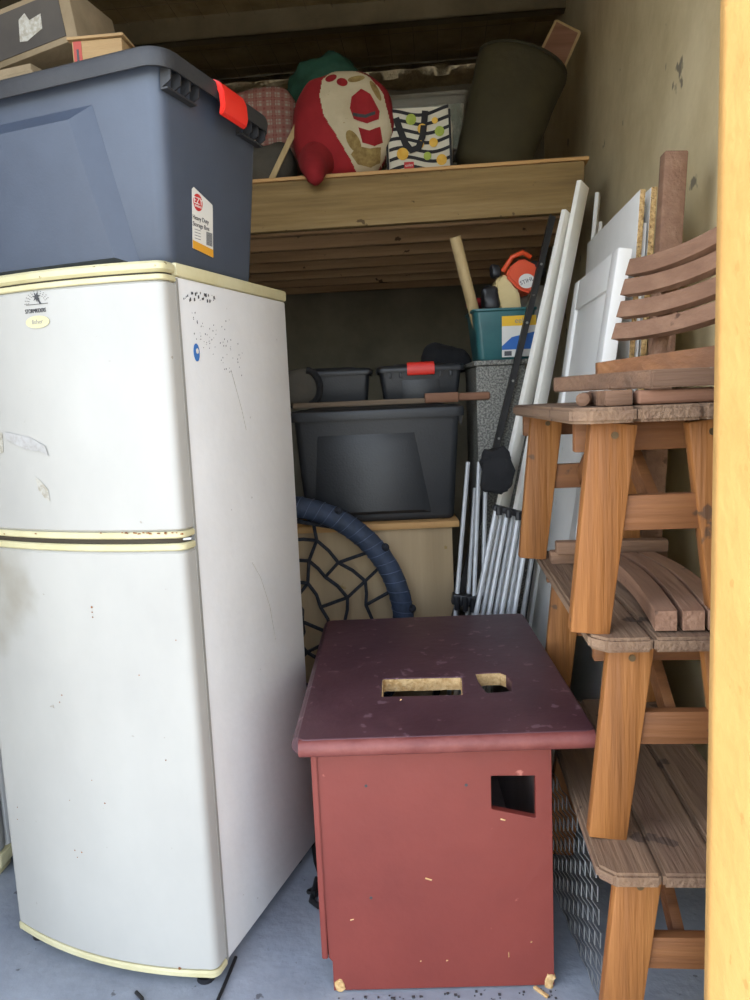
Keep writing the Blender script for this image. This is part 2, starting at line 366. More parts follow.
bm = B(); bar(bm, (-.02, .02, ZS+.001), (.001, .035, ZS+.001), .012, .006, bev=.002); obj('hinge', bm, 'alu', fr)
for x in (-.05, -FW+.05):
    for y in (.03, FD-.06):
        bm = B(); tube(bm, [(x, y, 0), (x, y, .012), (x, y, .012), (x, y, .036)], [.022, .022, .012, .012], 16); obj('foot', bm, 'blackpl', fr)
def on_door(x, z, off=.0012):   # matrix of a tangent frame on the door front
    dx = .002; t = V((2*dx, fy(x+dx)-fy(x-dx), 0)); return frame(V((x, fy(x)-off, z)), t, (0, 0, 1))
# door pixel helper: x fraction and z
def disc(mtx, rx, ry, m, name, parent, th=.0006, n=28):
    bm = B(); prism(bm, [(rx*cos(2*pi*k/n), ry*sin(2*pi*k/n)) for k in range(n)], 0, th, 'xy'); bm.transform(mtx); return obj(name, bm, m, parent)
def dpt(px, py):       # photo pixel to door x,z (door front plane)
    best = None; c, s = cos(FY), sin(FY)
    for i in range(200):
        x = -FW*i/199; wx = FX0+x*c-fy(x)*s; wy = FY0+x*s+fy(x)*c
        a = ray(px, py); q = a[0]/a[1]-wx/wy
        if best is None or abs(q) < best[0]: best = (abs(q), x, H_+a[2]*wy/a[1])
    return best[1], best[2]
x, z = dpt(38, 322); disc(on_door(x, z), .033, .0135, 'cream', 'oval_sticker', ud); text('fisher', .014, 'greypl', ud, on_door(x, z, .0022), 'sticker_text')
x, z = dpt(36, 311); text('STORMRIDERS', .0125, 'mark', ud, on_door(x, z), 'sticker_text', wide=.72)
bm = B()
for i in range(11):
    for rr_ in (.024, .029, .034):
        a = radians(14+15.2*i+rr_*300); prism(bm, [(rr_*cos(a)+dx, rr_*.8*sin(a)+dz) for dx, dz in ((0, 0), (.0018, 0), (.0018, .0014), (0, .0014))], 0, .0005, 'xy')
star = []
for k in range(14):
    a = 2*pi*k/14; r_ = .011 if k % 2 == 0 else .0045; star.append((.0+r_*cos(a+.3), .016+r_*sin(a+.3)))
prism(bm, star, 0, .0006, 'xy'); prism(bm, [(.001, .012), (.004, .013), (.013, 0), (.008, 0)], 0, .0006, 'xy'); prism(bm, [(-.03, 0), (.03, 0), (.03, .001), (-.03, .001)], 0, .0006, 'xy')
x, z = dpt(37, 304.5); bm.transform(on_door(x, z)); obj('palm_tree_sticker', bm, 'mark', ud)
def patch(pts, m, name, par):
    q = [dpt(*p) for p in pts]; cx = sum(p[0] for p in q)/len(q); cz = sum(p[1] for p in q)/len(q)
    bm = B(); prism(bm, [(p[0]-cx, p[1]-cz) for p in q], 0, .0005, 'xy'); bm.transform(on_door(cx, cz)); obj(name, bm, m, par)
M['scrap0'] = mat('torn_paper', '8F897A', 'ABA79C', .8, 0, 90, (1, 1, 1), .4, .6)
patch([(36, 477), (40, 480), (48, 489), (51, 501), (46, 499), (39, 490)], 'scrap', 'torn_sticker', ud)
patch([(0, 433), (3, 432), (4, 452), (0, 454)], 'scrap', 'torn_sticker', ud)
patch([(5, 432), (30, 437), (46, 446), (49, 456), (42, 452), (25, 449), (8, 440)], M['scrapl'] if 'scrapl' in M else mat('faint_glue', '95928C', 'A5A3A0', .7, 0, 80, (1, 1, 1), .35, .6), 'glue_mark', ud)
for (a, b) in (((100, 531), (160, 533)), ((120, 537), (137, 538.5))):
    pass
bm = B()
for i in range(26):
    px = 118+random.random()*72 if random.random() < .8 else random.random()*118; py = 532.3+random.random()*1.5
    x, z = dpt(px, py); s_ = .0012+random.random()*.003
    b2 = B(); prism(b2, [(-s_, -.0012), (s_, -.0016), (s_*.8, .0014), (-s_*.7, .0012)], 0, .0004, 'xy'); b2.transform(on_door(x, z, .003)); me = bpy.data.meshes.new('x'); b2.to_mesh(me); bm.from_mesh(me); b2.free()
obj('rust_chips', bm, 'rust', ud)['kind'] = 'stuff'
bm = B()
def add(bm, b2): me = bpy.data.meshes.new('x'); b2.to_mesh(me); bm.from_mesh(me); b2.free()
for (px, py, s_) in ((91.5, 607, .0026), (92.5, 612, .0018), (93, 617, .0018), (105, 803, .002), (18, 807, .0015), (18, 819, .0015), (75, 850, .0018), (82, 852, .002), (78, 857, .0014), (62, 695, .0018), (60, 702, .0016), (176, 640, .0014), (140, 675, .0016), (166, 760, .0016), (92, 780, .0013), (70, 800, .0012), (180, 968, .004), (28, 931, .003)):
    x, z = dpt(px, py); b2 = B(); prism(b2, [(s_*cos(a)*(1+.3*cos(3*a)), s_*sin(a)) for a in (0, 1, 2, 3, 4, 5)], 0, .0004, 'xy'); b2.transform(on_door(x, z)); add(bm, b2)
obj('paint_chips', bm, 'rust', ld)['kind'] = 'stuff'
def fside(y, z, off=.0008): return frame(V((-.004+off, y, z)), (0, 1, 0), (0, 0, 1))
disc(fside(.115, 1.505), .012, .020, 'stkblue', 'blue_sticker', fr); disc(fside(.117, 1.508, .0018), .005, .006, 'label', 'blue_sticker', fr)
bm = B(); random.seed(3)
for i in range(95):
    if i < 26: y = .08+i*.0052+random.random()*.003; z = 1.622+random.random()*.018-.012*(i < 6)
    else:
        t = random.random(); y = .10+.22*t+random.gauss(0, .02); z = 1.60-.14*t*random.random()-.06*random.random()
    s_ = .0006+random.random()*(.0024 if i < 26 else .0008); b2 = B(); prism(b2, [(-s_, -s_*1.6), (s_, -s_), (s_*.7, s_*1.7), (-s_, s_)], 0, .0003, 'xy'); b2.transform(fside(y, z)); add(bm, b2)
obj('paint_chips', bm, 'mark', fr)['kind'] = 'stuff'
bm = B(); tube(bm, [fside(y, z) @ V((0, 0, 0)) for y, z in ((.26, 1.47), (.28, 1.42), (.30, 1.37), (.315, 1.32))], .0006, 5); obj('scratch', bm, 'scrap', fr)
bm = B(); tube(bm, [fside(y, z) @ V((0, 0, 0)) for y, z in ((.30, .98), (.34, .93), (.38, .84), (.40, .74))], .0006, 5); obj('scratch', bm, 'scrap', fr)
# power cable
bm = B(); tube(bm, [V((-.62, 1.62, .007)), V((-.6, 1.60, .007)), V((-.58, 1.55, .007)), V((-.585, 1.48, .007)), V((-.6, 1.40, .007)), V((-.62, 1.3, .007))], .0045, 8)
meshthing('power_cable', bm, 'cable', 'thin black power cable coming out from under the fridge door edge', 'cable')
bm = B(); tube(bm, [V((-.40, 1.72, .007)), V((-.41, 1.64, .007)), V((-.42, 1.57, .007)), V((-.46, 1.50, .007)), V((-.5, 1.4, .007))], .0045, 8)
meshthing('power_cable', bm, 'cable', 'black cable on the floor beside the front corner foot of the fridge', 'cable')
bm = B(); pts = [(-.24, 2.2), (-.225, 2.1), (-.205, 2.03), (-.21, 1.98), (-.235, 1.96), (-.215, 1.93), (-.2, 1.96), (-.215, 2.0), (-.225, 1.92), (-.2, 1.88)]
tube(bm, [V((x, y, .009+.012*(i % 2)*(i > 3))) for i, (x, y) in enumerate(pts)], .008, 8)
meshthing('power_cable', bm, 'cable', 'coiled black cable on the floor between the fridge and the red cabinet', 'cable')
# second white appliance at far left
ap = thing('freezer', 'white freezer with cream bottom trim mostly hidden behind the left side of the fridge', 'freezer', (-1.165, 2.14, 0), -.05)
bm = B(); box(bm, (-.6, 0, .075), (0, .6, 1.35), .012); obj('body', bm, 'side', ap)
bm = B(); box(bm, (-.6, -.05, .08), (-.0, -.004, 1.34), .015); obj('door', bm, 'white', ap)
bm = B(); box(bm, (-.6, -.052, .035), (.002, .55, .075), .008); obj('base_trim', bm, 'cream', ap)
for x in (-.05, -.55):
    bm = B(); box(bm, (x-.03, -.03, 0), (x+.03, .04, .035), .006); obj('foot', bm, 'cream', ap)
    bm = B(); box(bm, (x-.03, .5, 0), (x+.03, .57, .035), .006); obj('foot', bm, 'cream', ap)
# ================================================================== STORAGE BINS
def bin_shell(hx, hy, h, taper, r=.04, th=.0):
    bm = B(); R_ = []
    for z, k in ((0, .008), (.006, .002), (.02, 0), (h*.5, 0), (h, 0)):
        t = taper*z/h; R_.append(rrect(hx-taper+t-k, hy-taper+t-k, r, z, 6))
    return loft(bm, R_)
def lid_bm(hx, hy, h0, rim=.03, out=.022, r=.05):
    bm = B(); rs = []
    for z, o in ((h0-rim, out), (h0-rim*.2, out+.003), (h0+.006, out), (h0+.014, out-.012), (h0+.010, out-.03), (h0+.010, out-.06), (h0+.022, out-.08)):
        rs.append(rrect(hx+o, hy+o, r, z, 6))
    bm2 = loft(bm, rs, False); bm.verts.ensure_lookup_table()
    vs = list(bm.verts); n = len(rs[0]); bm.faces.new(vs[-n:]); 
    inner = [rrect(hx+out-.004, hy+out-.004, r, h0-rim, 6), rrect(hx+out-.006, hy+out-.006, r, h0-.004, 6)]
    iv = [[bm.verts.new(p) for p in q] for q in inner]
    for i in range(n):
        bm.faces.new((vs[i], iv[0][i], iv[0][(i+1) % n], vs[(i+1) % n])); bm.faces.new((iv[0][i], iv[1][i], iv[1][(i+1) % n], iv[0][(i+1) % n]))
    bm.faces.new(iv[1]); return bm
def emboss(x0, x1, t0, t1, z0, z1, w, d, yf, sgn=1, slope=0):
    """raised trapezoid on the front (-y) face: bottom x0..x1, top t0..t1, bevel band w, height d; yf(z) gives the face plane"""
    bm = B()
    o = [(x0, z0), (x1, z0), (t1, z1), (t0, z1)]; i = [(x0+w, z0+w*.4), (x1-w, z0+w*.4), (t1-w, z1-w), (t0+w, z1-w)]
    rings = [[V((p[0], yf(p[1])+.004, p[1])) for p in o], [V((p[0], yf(p[1])-.0005, p[1])) for p in o], [V((p[0], yf(p[1])-d, p[1])) for p in i]]
    return loft(bm, rings)
def clip(m='red', w=.11):
    """bow clip in local coords: x along rim, -y outwards, z up, origin at rim edge"""
    bm = B(); prof = [(.012, .034), (-.006, .040), (-.026, .030), (-.036, .008), (-.038, -.030), (-.030, -.046), (-.020, -.050), (-.018, -.040), (-.027, -.028), (-.025, .004), (-.016, .020), (-.002, .026), (.010, .022)]
    prism(bm, prof, -w/2, w/2, 'yz', .0025); return bm
# big bin on the fridge
BX, BY, BH, BT = .44, .218, .415, .03
bigp = fr.matrix_basis
cyw = Matrix.Translation(V((FX0, FY0, 0))) @ Matrix.Rotation(FY, 4, 'Z')
bc = cyw @ V((-.010-BX+.01, .055+BY-.01, FH+.001))
big = thing('storage_bin', 'large charcoal storage bin with red clip handle standing on top of the fridge', 'storage bin', bc, FY)
obj('tub', bin_shell(BX, BY, BH, BT, .035), 'bin', big, 40)
obj('lid', lid_bm(BX, BY, BH, .03, .026, .05), 'lid', big, 40)
yf = lambda z: -(BY-BT+BT*z/BH)
obj('embossed_panel', emboss(-.36, .335, -.30, .262, .004, .345, .036, .040, yf), 'bin', big)
bm = B()   # ribs under the rim on the right side
for y in (-.235, -.2, -.165, -.13, .13, .165, .2, .235):
    prism(bm, [(BX-.004, BH-.024), (BX+.022, BH-.024), (BX+.02, BH-.05), (BX-.006, BH-.062)], y-.002, y+.002, 'xz')
bm.free()
for y0, y1 in ((-.205, -.10), (.10, .205)):
    bm = B(); box(bm, (BX-.006, y0-.002, BH-.066), (BX+.012, y1+.002, BH-.062))
    for k in range(4):
        y = y0+(y1-y0)*k/3; prism(bm, [(BX-.004, BH-.024), (BX+.022, BH-.024), (BX+.02, BH-.05), (BX-.006, BH-.064)], y-.002, y+.002, 'xz')
    obj('rim_ribs', bm, 'lid', big)
for sx, rz in ((1, pi/2), (-1, -pi/2)):
    bm = clip(w=.12); bm.transform(Matrix.Translation(V((sx*(BX+.012), .02, BH-.022))) @ Matrix.Scale(.9, 4) @ Matrix.Rotation(rz, 4, 'Z')); obj('clip_handle', bm, 'red', big, label='red clip handle')
# label
sl = BT/BH
lm = frame(V((BX-BT+BT*.25+.0025, -.055, .115)), (0, 1, 0), (sl, 0, 1)) @ Matrix.Scale(.82, 4)
bm = B(); prism(bm, [(-.055, -.082), (.05, -.092), (.05, .045), (.048, .055), (-.046, .082), (-.055, .075)], 0, .001, 'xy', .0003); bm.transform(lm); lb = obj('product_label', bm, 'label', big)
bm = B(); prism(bm, [(-.055, -.082), (.05, -.092), (.05, -.07), (-.055, -.06)], .0012, .0016, 'xy'); bm.transform(lm); obj('label_band', bm, 'orange', lb)
disc(lm @ Matrix.Translation((-.027, .045, .001)), .023, .023, 'redink', 'label_logo', lb); text('EZY', .026, 'label', lb, lm @ Matrix.Translation((-.027, .048, .0022)), 'logo_text'); text('STORAGE', .008, 'label', lb, lm @ Matrix.Translation((-.027, .034, .0022)), 'logo_text')
text('Heavy Duty', .017, 'mark', lb, lm @ Matrix.Translation((-.014, .002, .0015)), 'label_text'); text('Storage Box', .017, 'mark', lb, lm @ Matrix.Translation((-.012, -.016, .0015)), 'label_text')
bm = B()
for k in range(9): prism(bm, [(.014+k*.0035, -.062), (.0155+k*.0035+.0006*(k % 3), -.062), (.0155+k*.0035+.0006*(k % 3), -.025), (.014+k*.0035, -.025)], .0012, .0016, 'xy')
bm.transform(lm); obj('barcode', bm, 'grey', lb); bm = B()
for k in range(4): prism(bm, [(-.045, -.03-k*.008), (-.015, -.03-k*.008), (-.015, -.0285-k*.008), (-.045, -.0285-k*.008)], .0012, .0016, 'xy')
bm.transform(lm); obj('fine_print', bm, 'grey', lb)
# ---- boxes lying on the bin lid
zt = FH+BH+.024
wb = thing('wooden_box', 'small light wooden box with a red band on top of the big bin lid', 'box', cyw @ V((-.195, .14, zt)), FY+.26); wb.scale = (.62, .62, .70)
bm = B(); box(bm, (-.11, -.05, .0), (.075, .10, .095), .002); obj('box_body', bm, 'cardlt', wb)
bm = B(); box(bm, (-.125, -.06, .097), (.085, .11, .106), .002); obj('box_lid', bm, 'cardlt', wb)
bm = B(); box(bm, (-.105, -.0515, .001), (-.075, -.0500, .094)); obj('red_band', bm, 'cardred', wb)
bm = B(); box(bm, (-.094, -.0522, .03), (-.086, -.0516, .07)); obj('band_print', bm, 'mark', wb)
lbx = thing('cardboard_carton', 'long tilted carton with dark printed side and torn label above the big bin', 'box', cyw @ V((-.60, .30, zt+.03)), FY+.10)
bm = B(); Rm = Matrix.Rotation(radians(-9), 4, 'Y')
b2 = B(); box(b2, (-.38, -.06, .10), (.24, .14, .235), .004); b2.transform(Rm); add(bm, b2); obj('carton', bm, 'card', lbx)
bm = B(); box(bm, (-.36, -.0622, .115), (.21, -.0605, .22)); bm.transform(Rm); obj('dark_print', bm, 'carddk', lbx)
bm = B(); prism(bm, [(.08, .14), (.10, .135), (.15, .15), (.155, .185), (.12, .18), (.11, .20), (.09, .19)], -.0640, -.0628, 'xz'); bm.transform(Rm); obj('torn_label', bm, 'scrap', lbx)
bm = B(); box(bm, (-.36, -.14, 0), (.15, .02, .028), .004); b2 = B(); box(b2, (-.28, -.12, .03), (.13, .06, .052), .003); add(bm, b2)
meshthing('flattened_cardboard', bm, 'card', 'flattened grey cardboard lying on the bin lid under the long tilted carton', 'cardboard', loc=cyw @ V((-.52, .22, zt)), rotz=FY+.04)
bm = B(); blob(bm, (0, 0, .16), (.15, .1, .15), (.7, .7), .02, 5, 24, 16); meshthing('cloth_bundle', bm, 'greycloth', 'grey cloth bundle at the top left edge on the big bin', 'bundle', loc=cyw @ V((-1.14, .30, zt)))
# ================================================================== RED CABINET
cb = thing('cabinet', 'brick red cabinet with maroon top and cut-out holes standing in the middle of the floor', 'cabinet', (.457, 1.553, 0), -.022)
cinv = (Matrix.Translation(V((.457, 1.553, 0))) @ Matrix.Rotation(-.022, 4, 'Z')).inverted()
def ctop(px, py, z=.648): p = cinv @ atz(px, py, z); return (p.x, p.y)
h1 = [ctop(*p) for p in ((380, 697), (464, 695), (463, 676), (381, 678))]
def rnd(poly, r=.01, n=3):
    out = []
    for i, p in enumerate(poly):
        p = V(p); a = (V(poly[i-1])-p).normalized(); b = (V(poly[(i+1) % len(poly)])-p).normalized()
        A, C = p+a*r, p+b*r
        for k in range(n+1):
            t = k/n; out.append(tuple((A*(1-t)**2+p*2*t*(1-t)+C*t*t)[:]))
    return out
h1 = rnd(h1); h2 = [ctop(*p) for p in ((474, 673), (486, 672), (500, 671.5), (507, 674), (513, 682), (513, 691), (500, 692.5), (486, 693), (481, 687), (477, 681))]
bm = plate(rnd([(-.650, -.0), (0, 0), (0, .898), (-.650, .898)], .02, 4), [h1, h2], .036, .004); bm.transform(Matrix.Translation((0, 0, .630)))
top = obj('top', bm, 'maroon', cb)
# rolled front edge and left edge
bm = B(); tube(bm, [(-.648, .004, .6265), (-.6, .002, .6265), (0, .002, .6265)], .0205, 14); obj('front_edge', bm, 'cabedge', cb)
bm = B(); tube(bm, [(-.646, .02, .625), (-.646, .45, .625), (-.646, .896, .625)], .022, 14); obj('side_edge', bm, 'maroon', cb)
for hh, nm in ((h1, 'cut_edge'), (h2, 'cut_edge')):
    cx = sum(p[0] for p in hh)/len(hh); cy = sum(p[1] for p in hh)/len(hh)
    bm = B(); q = [(cx+(p[0]-cx)*1.005, cy+(p[1]-cy)*1.005) for p in hh]; q2 = [(cx+(p[0]-cx)*.94, cy+(p[1]-cy)*.90) for p in hh]
    n = len(q); R1 = [[bm.verts.new((p[0], p[1], z)) for p in qq] for qq, z in ((q, .613), (q2, .613), (q2, .645), (q, .645))]
    for a in range(4):
        for i in range(n): bm.faces.new((R1[a][i], R1[a][(i+1) % n], R1[(a+1) % 4][(i+1) % n], R1[(a+1) % 4][i]))
    obj(nm, bm, 'raw', top, label='bare cut wood around the hole')
PX0, PX1 = -.615, -.088
sq = [(-.225, .448), (-.122, .422), (-.122, .528), (-.225, .531)]
bm = plate([(PX0+.012, .006), (PX1, .006), (PX1, .612), (PX0-.00, .612), (PX0, .3), (PX0+.004, .09), (PX0+.012, .08)], [rnd(sq, .006)], .02, .0015)
bm.transform(Matrix.Translation((0, .045, 0)) @ Matrix.Rotation(pi/2, 4, 'X')); fp = obj('front_panel', bm, 'cabred', cb)
bm = B(); prism(bm, [(.03, .09), (.30, .09), (.30, .0), (.86, .0), (.86, .612), (.03, .612)], PX0-.013, PX0+.001, 'yz', .002); obj('side_panel', bm, 'cabred', cb)
bm = B(); prism(bm, [(.057, .0), (.86, .0), (.86, .612), (.057, .612)], PX1-.018, PX1, 'yz', .001); obj('side_panel', bm, 'inside', cb)
bm = B(); box(bm, (PX0, .06, .10), (PX1-.019, .855, .118)); obj('shelf', bm, 'inside', cb)
for px, py in ((366, 786), (466, 784), (371, 898), (458, 742)):
    p = cinv @ at(px, py, 1.598); disc(frame(V((p.x, .0345, p.z)), (1, 0, 0), (0, 0, 1)), .0035, .0035, 'mark', 'screw_hole', fp)
random.seed(11)
for (x, s_) in ((PX0+.026, .014), (PX1-.012, .018)):
    bm = B(); blob(bm, (x, .041, .017), (s_*.75, .011, .018), (.7, .7), .010, 60, 18, 12, x*50); obj('crumbled_corner', bm, 'raw', fp, label='bare crumbling chipboard corner')
bm = B()
for (px, py, dx, dy) in ((425, 878, .014, -.005), (350, 921, .008, .002), (508, 951, .0, -.011), (446, 960, .003, 0), (420, 961, .002, 0), (500, 818, .010, -.003), (530, 940, .002, 0), (400, 700, .002, 0)):
    p = cinv @ at(px, py, 1.598); prism(bm, [(p.x, p.z), (p.x+dx, p.z+dy), (p.x+dx+.002, p.z+dy+.002), (p.x+.001, p.z+.003)], .0335, .0345, 'xz')
obj('paint_scuffs', bm, 'raw', fp)['kind'] = 'stuff'
bm = B(); box(bm, (-.02, -.004, 0), (.02, .004, .006), .001); meshthing('wood_splinter', bm, 'raw', 'pale wood splinter on the floor at the right front foot of the red cabinet', 'splinter', loc=atz(541, 993, 0), rotz=-.9)
bm = B()
for i in range(70):
    px = 330+random.random()*230; py = 985+random.random()*14; p = atz(px, py, 0)
    if p.y > 1.585: continue
    s_ = .001+random.random()*.0025; box(bm, (p.x-s_, p.y-s_, 0), (p.x+s_, p.y+s_*.7, s_))
meshthing('floor_debris', bm, 'mark', 'dark crumbs scattered on the floor in front of the red cabinet', 'debris', kind='stuff')
# ================================================================== WIRE MESH
bm = B(); L_, Ht = 1.0, .40; cw, ch = .045, .056
def strand(p, q, w=.0013):
    p, q = V(p), V(q); bar(bm, p, q, w, w*1.4, (1, 0, 0))
ncol = int(L_/cw); nrow = int(Ht/(ch/2))
nz = int(Ht/(ch/2)); jit = lambda c, z: V((.0012*(1 if (c+round(z/(ch/2))) % 2 else -1), c*cw, z+.004*(1 if (c+round(z/(ch/2))) % 2 else -1)))
for c in range(ncol+1):
    for r in range(nz+1):
        z = r*ch/2; P = jit(c, z)
        if c < ncol: strand(P, jit(c+1, z))
        if r < nz and (c+r) % 2 == 0: strand(P, jit(c, z+ch/2), .0016)
wm = meshthing('wire_mesh_sheet', bm, 'mesh', 'galvanised expanded wire mesh sheet standing on edge against the right side of the red cabinet', 'wire mesh', loc=(.462, 1.50, .003), rotz=radians(-3))
wm.rotation_euler = (0, radians(-3), radians(1))
# ================================================================== TEAK BENCHES
SW, SL, SH = .36, .86, .449
def make_bench(label):
    t = thing('wooden_bench', label, 'bench', (0, 0, 0), 0, 'stacked teak benches')
    xs = [(0, .118), (.121, .238), (.241, SW)]
    for i, (a, b) in enumerate(xs):
        bm = B()
        if i == 0: poly = [(a+.03, 0), (b, 0), (b, SL), (a+.03, SL), (a, SL-.03), (a, .03)]
        elif i == 2: poly = [(a, 0), (b-.03, 0), (b, .03), (b, SL-.03), (b-.03, SL), (a, SL)]
        else: poly = [(a, 0), (b, 0), (b, SL), (a, SL)]
        prism(bm, poly, SH-.03, SH, 'xy', .006); obj('seat_plank', bm, 'seat', t)
    for y in (.04, SL-.13):
        bm = B(); bar(bm, (.03, y+.10, SH-.062), (SW-.03, y+.10, SH-.062), .025, .06, bev=.003); obj('apron', bm, 'teakx', t)
    for y, s in ((.062, 1), (SL-.09, -1)):
        for (xt, xb) in ((.088, .040), (.272, .318)):
            bm = B(); bar(bm, (xb, y, 0), (xt, y, SH-.031), .078, .034, (0, 1, 0), .004, .090, .034)
            l = obj('leg', bm, 'teak', t)
            bm = B(); tube(bm, [(xt-.0, y-.0165*1, SH-.055), (xt, y-.0205, SH-.055)], .007, 12)
            obj('screw', bm, 'screw', l)
        bm = B(); box(bm, (.085, y-.008, .205), (.285, y+.018, .275), .003); obj('stretcher', bm, 'teakx', t)
    bm = B(); bar(bm, (.18, .10, .24), (.18, .36, SH-.035), .05, .022, (1, 0, 0), .002); obj('brace', bm, 'teakx', t)
    bm = B(); bar(bm, (.18, SL-.12, .24), (.18, .44, SH-.035), .05, .022, (1, 0, 0), .002); obj('brace', bm, 'teakx', t)
    return t
def kids(o): return [c for c in list(bpy.data.objects) if c.parent == o]
def copy_tree(o, parent=None):
    c = o.copy(); COL.objects.link(c)
    if parent: c.parent = parent
    for ch in kids(o): copy_tree(ch, c)
    return c
b1 = make_bench('weathered teak bench standing on the floor, lowest of the three stacked benches')
b1.location = (.405, 1.345, 0); b1.rotation_euler = (0, 0, -TH)
b2_ = copy_tree(b1); b2_['label'] = 'teak bench in the middle of the stack, with curved slats lying on its seat'; b2_.location = (.412, 1.415, SH+.001); b2_.rotation_euler = (0, 0, -TH)
b3 = copy_tree(b1); b3['label'] = 'topmost stacked teak bench, with worn seat edge and short boards on it'; b3.location = (.375, 1.40, 2*SH+.002); b3.rotation_euler = (0, 0, -TH+.035)
# folded slatted back lying on the middle bench
fb = thing('bench_backrest', 'folded curved-slat backrest lying flat on the middle bench seat', 'backrest', (.412, 1.415, 2*SH+.002), -TH)
fb.location.z = 2*SH+.002-.0
ZB = .0
for i, x in enumerate((.150, .203, .252)):
    bm = B(); rings = []
    for k in range(15):
        t = k/14; y = .03+.56*t; xx = x+.012*sin(pi*t)+.01*t; z = .024+.010*sin(pi*t)
        rings.append([V((xx-.021, y, z-.02)), V((xx+.021, y, z-.02)), V((xx+.021, y, z+.02)), V((xx-.021, y, z+.02))])
    loft(bm, rings); obj('slat', bm, 'slat', fb)
# lift: legs of top bench stand beside it
for (x0, x1, y, z0) in ((.0, .18, .50, .0), (.0, .13, .56, .043)):
    pass
bm = B(); box(bm, (.02, .66, .0), (.34, .70, .035), .004); obj('rail', bm, 'seatx', fb)
bm = B(); box(bm, (.03, .62, .036), (.33, .66, .070), .004); obj('rail', bm, 'seatx', fb)
# boards on the top bench
zt3 = 3*SH+.003
def tl(x, y, z=zt3): return V((.380, 1.40, 0))+V((x*cos(TH)+y*sin(TH), -x*sin(TH)+y*cos(TH), z))
bm = B(); bar(bm, (-.0, 0, 0), (.14, 0, 0), .035, .030, (0, 0, 1), .003); o = meshthing('wooden_block', bm, 'seatx', 'grey square-ended wooden block between a round bar and a board on the top bench', 'block', loc=tl(.085, .02, zt3+.0155), rotz=-TH-.0)
def solid(bm, name, m, label, cat, loc, rz=0, group=None): return meshthing(name, bm, m, label, cat, group, loc=loc, rotz=rz)
# recompute block as short block end on
bpy.data.objects.remove(o)
bm = B(); box(bm, (-.022, 0, 0), (.03, .16, .030), .003); solid(bm, 'wooden_block', 'seatx', 'grey square-ended wooden block between a round bar and a board on the top bench', 'block', tl(.085, .045), -TH)
bm = B(); tube(bm, [(0, 0, .014), (.0, .004, .014), (.02, .25, .014), (.02, .254, .014)], [.008, .014, .014, .008], 12); solid(bm, 'wooden_bar', 'seatx', 'round-ended wooden bar lying left of the grey block on the top bench', 'bar', tl(.035, .12), -TH-.25)
bm = B(); box(bm, (0, 0, 0), (.16, .045, .028), .008, 3); solid(bm, 'wooden_board', 'brownwood', 'worn board with rubbed orange end lying right of the grey block on the top bench', 'board', tl(.125, .05), -TH)
bm = B(); poly = [(0, .42), (.14, 0), (.31, 0), (.31, .42)]
prism(bm, [(-.02, .34), (.115, .03), (.30, .03), (.30, .38), (.02, .38)], 0, .034, 'xy', .003)
solid(bm, 'wooden_board', 'edge2', 'thick weathered board with angled edge lying on the grey block atop the bench stack', 'board', tl(.03, .0, zt3+.031), -TH)
bm = B(); rings = []
for k in range(13):
    t = k/12; x = .0+.26*t; y = .30-.22*t-.02*sin(pi*t); h = .026+.022*t
    rings.append([V((x, y-.012, 0)), V((x, y+.012, 0)), V((x, y+.012, h)), V((x, y-.012, h))])
loft(bm, rings); solid(bm, 'wooden_rail', 'teakx', 'orange-brown arched rail lying beneath the upright curved slats', 'rail', tl(.10, .0, zt3+.066), -TH)
# upright curved slat backrest
ub = thing('bench_backrest', 'upright backrest of four curved slats standing on top of the bench stack', 'backrest', tl(0, 0, 0), -TH)
def slat_pts(px0, py0, Y0, px1, py1, Y1, pxm, pym):
    return at(px0, py0, Y0), at(pxm, pym, (Y0+Y1)/2), at(px1, py1, Y1)
ubi = (Matrix.Translation(tl(0, 0, 0)) @ Matrix.Rotation(-TH, 4, 'Z')).inverted()
specs = [((625, 275), (676, 262), (745, 226)), ((620, 295), (674, 284), (745, 253)), ((616, 317), (672, 308), (745, 281)), ((611, 339), (670, 331), (745, 307))]
for s in specs:
    a, m_, c = [ubi @ at(p[0], p[1], y) for p, y in zip(s, (1.92, 1.72, 1.50))]
    ctrl = m_*2-(a+c)/2; bm = B(); rings = []
    for k in range(17):
        t = k/16; p = a*(1-t)**2+ctrl*2*t*(1-t)+c*t*t; lean = V((.30, 0, 1)).normalized(); n_ = V((1, 0, -.30)).normalized()
        rings.append([p-lean*.0-n_*.0, p+n_*.022, p+n_*.022+lean*.040, p+lean*.040])
    loft(bm, rings); obj('slat', bm, 'slat', ub)
for yy in (.42, .14):
    p0 = ubi @ at(640, 375, 1.86) if yy > .3 else ubi @ at(735, 350, 1.55); p1 = ubi @ at(662, 250, 1.86) if yy > .3 else ubi @ at(758, 215, 1.55)
    p0.x += .035; p1.x += .035; p0.z = zt3+.068
    bm = B(); bar(bm, p0, p1, .04, .028, (1, 0, 0), .003); obj('post', bm, 'slat', ub)
